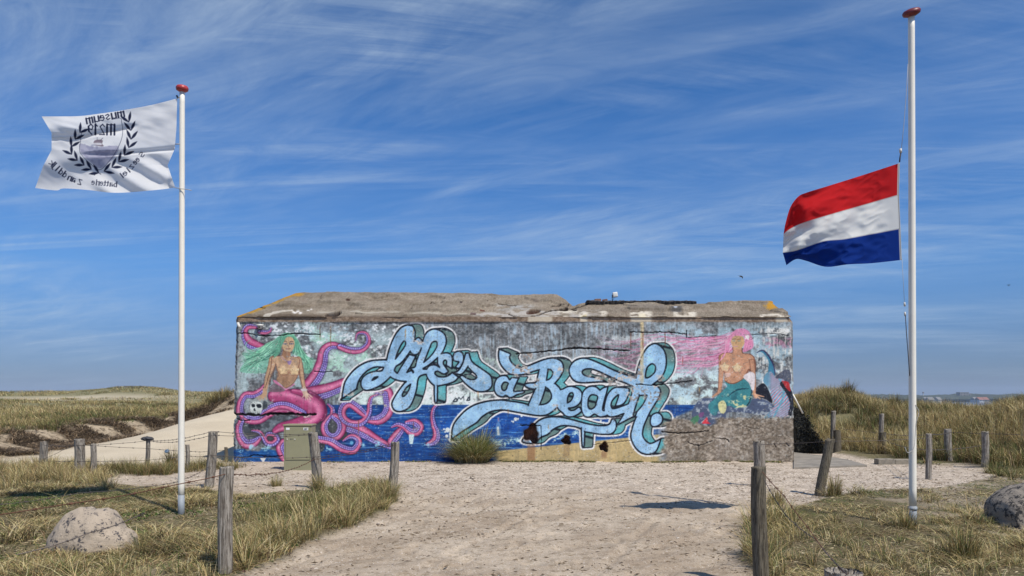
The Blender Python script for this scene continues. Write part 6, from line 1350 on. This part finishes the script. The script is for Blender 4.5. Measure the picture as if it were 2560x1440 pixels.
parts.append(blades(x, y, gz(x, y)-.01, (.03+TALL(x, y)*(.24*ss(.45, .75, clump)*grn.rand(n)+.08*grn.rand(n))+.035*grn.rand(n))*(1.1-.35*gmix[:, 0]), .0045+.0006*np.hypot(x, y)*.6, grn.rand(n)*6.28, .6+3.2*(1-TALL(x, y))*grn.rand(n)+1.2*grn.rand(n), cc, 3, curl=.3))
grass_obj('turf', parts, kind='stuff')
# low green weeds in patches
x, y = scatter(-9, -1.2, 5, 12, 30000, lambda x, y: (pathmask(x, y) < .3) & (fb(x, y, .55, 9, 3) > .60)); n = len(x)
grass_obj('weeds', [blades(x, y, gz(x, y), .02+.035*grn.rand(n), .016+.012*grn.rand(n), grn.rand(n)*6.28, .8+.8*grn.rand(n), mixcol(n, (.2, 1, 8, 0, 0)), 2)], kind='stuff')
# --- tall loose marram at the back left, along the track edges, round the posts (runs together: stuff)
parts = []
def edge_tufts(P_, n, h, wts, jx=.25, per=46, rad=.07, lean=(.25, 1.2), w=.0055, only=True):
    q = np.array(P_, float); s = np.concatenate([[0], np.cumsum(np.hypot(*np.diff(q, axis=0).T))])
    for i in range(n):
        t = s[-1]*grn.rand(); X = np.interp(t, s, q[:, 0])+grn.normal(0, jx); Y = np.interp(t, s, q[:, 1])+grn.normal(0, jx)
        if only and float(pathmask(np.array([X]), np.array([Y]))[0]) > .5: continue
        parts.append(tuft(X, Y, rad*(.6+grn.rand()), int(per*(.5+grn.rand())), h*(.6+.6*grn.rand()), w, wts, lean))
G_ = gpt
edge_tufts([G_(-80, 1180), G_(60, 1185), G_(180, 1200), G_(260, 1210)], 85, .44, (7, 4, .8, 3, 2.5), .55, 60, .10)
edge_tufts([G_(0, 1165), G_(120, 1170), G_(260, 1176)], 60, .40, (6, 4, .8, 3, 2), .35, 60, .10)
edge_tufts([G_(300, 1180), G_(380, 1180), G_(450, 1180)], 42, .42, (3, 5, 2, 2.5, .8), .22, 60, .09, only=False)
edge_tufts([G_(450, 1172), G_(520, 1170), G_(566, 1166)], 30, .42, (3, 5, 2, 2.5, .8), .25, 60, .09, only=False)
edge_tufts([G_(600, 1400), G_(700, 1365), G_(780, 1330), G_(860, 1295), G_(930, 1262), G_(975, 1225)], 85, .44, (6, 4, 2, 2.5, 2.5), .22, 60, .08)
edge_tufts([G_(700, 1290), G_(800, 1262), G_(900, 1240), G_(960, 1225)], 50, .38, (4, 6, 4, 1, 1), .25, 60, .09)
edge_tufts([G_(620, 1300), G_(700, 1260), G_(640, 1350)], 30, .28, (5, 5, 3, 1, 1.4), .3, 40, .08)
edge_tufts([G_(0, 1420), G_(150, 1430), G_(350, 1440), G_(520, 1430)], 34, .26, (5, 4, 2, 2, 3), .35, 34, .07)
edge_tufts([G_(1915, 1440), G_(1930, 1380), G_(1930, 1310), G_(1930, 1280)], 46, .40, (7, 3, 2, 2, 2), .13, 60, .06)
edge_tufts([G_(1960, 1400), G_(2100, 1400), G_(2300, 1400), G_(2560, 1400)], 55, .24, (6, 4, 2, 2, 2.5), .5, 36, .07)
edge_tufts([G_(1960, 1330), G_(2100, 1300), G_(2300, 1300), G_(2450, 1260)], 40, .20, (6, 4, 1, 2, 2.5), .5, 30, .07)
edge_tufts([G_(2040, 1236), G_(2080, 1232), G_(2110, 1236)], 6, .3, (7, 3, 1, 2, 2), .15, 40, .06)
edge_tufts([G_(118, 1388), G_(170, 1398), G_(260, 1398), G_(335, 1388)], 9, .14, (4, 4, 2, 3, 2), .05, 40, .07)
edge_tufts([G_(2478, 1325), G_(2520, 1335), G_(2600, 1335)], 10, .16, (4, 4, 2, 3, 2), .05, 40, .07)
edge_tufts([G_(2420, 1190), G_(2480, 1180), G_(2560, 1200)], 40, .34, (3, 5, 5, 1, 1), .35, 50, .08)
grass_obj('tall_grass', parts, kind='stuff')
# --- right-hand dune
parts = []
tries = 0; cnt = 0
X = 5.5+17*grn.rand(6000); Y = 13+17*grn.rand(6000); s, dL_, dR_, pm_, h_ = zones(X, Y); ok = (dR_ > .05) & (np.abs(X) < .76*Y+1) & ~((X < 7.1) & (Y < 29)) & (X < .76*Y+1)
X, Y = X[ok][:1500], Y[ok][:1500]
for cx, cy in zip(X, Y):
    g_ = float(LN[4](cx*.7, cy*.7)); d_ = float(LN[6](cx*1.1, cy*1.1)); wts = (8, 3, .6, 2.5, 4) if g_ < .46 else (4, 6, 2.5, 3, 1) if g_ < .66 else (1.5, 5, 4, 5, .3)
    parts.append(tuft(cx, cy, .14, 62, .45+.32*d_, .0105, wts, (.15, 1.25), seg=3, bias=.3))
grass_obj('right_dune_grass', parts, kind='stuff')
# --- left dunes: near band, then coarser clumps further off
parts = []
def field(n, y0, y1, h, w, per, rad, seg, wtf):
    Yc = y0*(y1/y0)**grn.rand(n); Xc = -(.30+.50*grn.rand(n))*Yc; s, dL_, dR_, pm_, h_ = zones(Xc, Yc); ok = (dL_ > 1.1+.9*ss(-13.3, -10.8, Xc)) & (s < .5); 
    for cx, cy in zip(Xc[ok], Yc[ok]):
        parts.append(tuft(cx, cy, rad*(.7+.6*grn.rand()), per, h*(.7+.6*grn.rand()), w, wtf(cx, cy), (.3, 1.4), seg=seg, bias=.3))
wtf = lambda a, b: (6, 5, .8, 3, 1.8) if LN[3](a*.28, b*.16) < .42 else ((3, 7, 2, 4, .5) if LN[5](a*.4, b*.25) < .6 else (1.5, 4, 4, 4, .2))
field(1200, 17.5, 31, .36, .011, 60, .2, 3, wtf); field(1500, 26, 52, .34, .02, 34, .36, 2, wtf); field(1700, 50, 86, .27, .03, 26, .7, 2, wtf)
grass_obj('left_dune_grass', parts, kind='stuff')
# --- hanging roots on the eroded bank
n = 30000; t = grn.rand(n); bq = np.array(BANK[2:7]+[(-8.5, 31.2)], float); s = np.concatenate([[0], np.cumsum(np.hypot(*np.diff(bq, axis=0).T))])
x = np.interp(t*s[-1], s, bq[:, 0]); y = np.interp(t*s[-1], s, bq[:, 1]); nr = np.array([-(x*0+1), x*0]); off = grn.normal(.5, .75, n)+1.5*grn.rand(n)*(t > .5); x = x-off; y = y+grn.normal(0, .35, n)
dl_ = zones(x, y)[1]; k = (dl_ > -.7) & (dl_ < 2.2+2.6*ss(-13.3, -10.8, x)) & (fb(x, y, .8, 3) > .45); x, y = x[k], y[k]; n = len(x)
cr = np.array([.13, .095, .06])*(.4+3.4*grn.rand(n, 1)**2)
grass_obj('hanging_roots', [blades(x, y, gz(x, y)+.02, .10+.22*grn.rand(n), .014+.012*grn.rand(n), grn.rand(n)*6.28, 1.+1.2*grn.rand(n), cr, 3, 1.1)], kind='stuff')
# --- thin fringe of weeds along the foot of the wall
x = np.concatenate([px2x(1250+700*grn.rand(5200)), px2x(820+260*grn.rand(900))]); y = YW-.04-np.abs(grn.normal(0, .10, len(x))); k = fb(x, y*0, .3, 4) > .42; x, y = x[k], y[k]; n = len(x)
grass_obj('wall_foot_weeds', [blades(x, y, gz(x, y)-.01, .03+.06*grn.rand(n), .01+.008*grn.rand(n), grn.rand(n)*6.28, .6+.8*grn.rand(n), mixcol(n, (2, 4, 5, 1, 0)), 2)], kind='stuff')
# --- clumps that stand alone
def clumpobj(px, py, h, rad, n, wts, lab, w=.006, lean=(.15, 1.1), bias=.15, Y=None, spread=1., gain=1.):
    if Y is None: X, Y, g = ghit(px, py)
    else: X = (px-1280)/FPX*Y
    k = 3; ps = [tuft(X, Y, rad, n//3, h*.7, w, wts, lean, spread, 5, bias), tuft(X+.1*rad, Y, rad*.7, n//3, h, w, wts, lean, spread, 5, bias), tuft(X-.1*rad, Y, rad*1.1, n//3, h*.55, w, (3, 3, 2, 4, 2), (.6, 1.6), spread, 4, bias)]
    ps = [(a_, b_*gain, c_, d_) for a_, b_, c_, d_ in ps]
    o = grass_obj('grass_clump', ps); tag(o, lab, 'grass clump', 'separate clumps of marram grass'); return o
clumpobj(1184, 1155, 1.12, .36, 5200, (2.5, 9, 8, .3, 3), 'big round green grass clump growing against the painted wall', .009, (.15, 1.25), .1, gain=1.5)
clumpobj(2083, 1240, .44, .13, 420, (7, 4, 1, 3, 2), 'narrow dry clump standing right of the leaning dark post', .007, (.05, .45), .0)
clumpobj(2405, 1392, .44, .16, 520, (4, 4, 2, 4, 1), 'dark upright clump in the flat turf right of the Dutch flagpole', .006, (.05, .7), .0)
clumpobj(2262, 1318, .38, .12, 300, (6, 4, 1, 2, 2), 'loose straw clump at the foot of the Dutch flagpole', .006, (.1, .8), .1)
clumpobj(795, 1225, .46, .12, 380, (7, 3, 1, 3, 3), 'straw clump hugging the post beside the green cabinet', .006, (.05, .8), .2)
clumpobj(968, 1250, .46, .16, 520, (6, 5, 2, 3, 2), 'tall clump wrapped round the foot of the split post', .006, (.05, .8), .2)
clumpobj(430, 1170, .60, .18, 420, (2, 4, 3, 5, .3), 'dark upright clump behind the fence, left of the museum flagpole', .009, (.05, .5), .0)
clumpobj(690, 1215, .30, .12, 260, (5, 5, 3, 1, 2), 'small thin clump alone on the sand before the cabinet', .006, (.1, .7), .0)
clumpobj(2490, 1185, .42, .2, 520, (2, 5, 6, 1, 1), 'fresh green clump at the foot of the round pale post', .008, (.1, .9), .2)
clumpobj(2300, 1135, .5, .3, 700, (7, 4, 1, 1, 4), 'pale drooping clump behind the low kerb', .01, (.4, 1.3), .3, Y=18.6)
clumpobj(2118, 1000, .95, .2, 500, (2, 4, 2, 5, .3), 'dark bristly tuft crowning the ridge right of the bunker', .014, (.05, .5), .0, Y=27.0)
clumpobj(2235, 1000, .7, .2, 420, (2, 4, 2, 5, .3), 'dark bristly tuft on the ridge just left of the tall flagpole', .014, (.05, .5), .0, Y=25.5)
clumpobj(1940, 1262, .40, .12, 380, (6, 5, 2, 2, 2), 'lone clump on the track edge behind the thick dark post', .006, (.1, .9), .2)
clumpobj(552, 985, .75, .35, 700, (5, 5, 2, 3, 1), 'tall tousled clump topping the sandy bank left of the bunker', .016, (.1, .9), .2, Y=31.0)
clumpobj(525, 990, .6, .3, 500, (6, 5, 1, 2, 2), 'lower clump on the sandy bank further from the bunker corner', .016, (.1, .9), .2, Y=31.5)
# --- litter of broken stems, shell bits and pebbles over the sand (uncountable)
def debris(n, y0, y1, size, cols, name, elong=1., keep=.5, inv=False):
    y = y0*(y1/y0)**grn.rand(n); x = (grn.rand(n)*2-1)*.72*y; k = ((pathmask(x, y) > keep) != inv) & (zones(x, y)[2] < .3) & (zones(x, y)[4] < .3) & (grn.rand(n) < .25+1.2*ss(.45, .65, fb(x, y, .7, 5, 3))); x, y = x[k], y[k]; n = len(x)
    s = size*(.4+.9*grn.rand(n)**2)*(.6+.05*y); a = grn.rand(n)*6.28; z = gz(x, y); e = elong*(.6+.8*grn.rand(n)); c, s_ = np.cos(a), np.sin(a); V = []
    for ux, uy, uz in ((1, 0, .1), (0, .8, .25), (-1, 0, .1), (0, -.8, .25), (0, 0, 1.), (0, 0, -.6)):
        lx = ux*s*e*(.8+.4*grn.rand(n)); ly = uy*s*(.7+.5*grn.rand(n)); V.append(np.stack([x+lx*c-ly*s_, y+lx*s_+ly*c, z+uz*s*.75], 1))
    V = np.stack(V, 1).reshape(-1, 3); b = np.arange(n)*6; F = np.concatenate([np.stack([b+i, b+j, b+k_], 1) for i, j, k_ in ((0, 1, 4), (1, 2, 4), (2, 3, 4), (3, 0, 4), (1, 0, 5), (2, 1, 5), (3, 2, 5), (0, 3, 5))])
    cs = np.array(cols)[grn.randint(0, len(cols), n)]*(.6+.7*grn.rand(n, 1)); o = mesh_np(name, V, F, M_deb, col=np.clip(np.repeat(cs, 6, 0), 0, .8), smooth=False); tag(o, kind='stuff')
M_deb = painted('litter_bits', .9)
debris(22000, 4.8, 18, .011, [(.12, .085, .05), (.16, .12, .075), (.07, .05, .035), (.22, .17, .11)], 'plant_litter', 2.6)
debris(26000, 8.5, 18.5, .009, [(.52, .47, .40), (.36, .31, .26), (.16, .13, .11), (.26, .21, .17), (.6, .56, .5)], 'gravel', 1.2)
debris(60000, 4.8, 16, .010, [(.34, .27, .16), (.20, .16, .09), (.05, .04, .025), (.10, .12, .04), (.42, .35, .22)], 'straw_litter', 4.0, inv=True)
debris(900, 6, 18, .022, [(.30, .25, .2), (.18, .14, .11), (.4, .35, .29)], 'loose_pebbles', 1.2)
# strands of the dark netting
vp = np.array(VV); i = grn.randint(0, len(vp), 3800); q = vp[i]+grn.normal(0, .05, (3800, 3)); q[:, 1] -= .03; q = q[q[:, 2] > -.05]; n = len(q)
o = grass_obj('netting_strands', [blades(q[:, 0], q[:, 1], q[:, 2]-.03, .03+.09*grn.rand(n), .02+.015*grn.rand(n), grn.rand(n)*6.28, .6+1.5*grn.rand(n), np.array([.03, .028, .02])*(.3+2*grn.rand(n, 1)**3), 2)]); o.parent = NET; 
# ================================================================ haze
bm = bmesh.new(); box(bm, -4600, 4600, -4600, 4600, -9.5, 40)
hm = bpy.data.materials.new('haze_air'); hm.use_nodes = True; ht = hm.node_tree; ht.nodes.clear()
pv = N(ht, 'ShaderNodeVolumePrincipled'); pv.inputs['Color'].default_value = (.62, .76, .95, 1); pv.inputs['Density'].default_value = .0003; pv.inputs['Anisotropy'].default_value = .0
ho = N(ht, 'ShaderNodeOutputMaterial'); ht.links.new(pv.outputs[0], ho.inputs['Volume'])
tag(bm_obj('haze', bm, hm), kind='stuff')
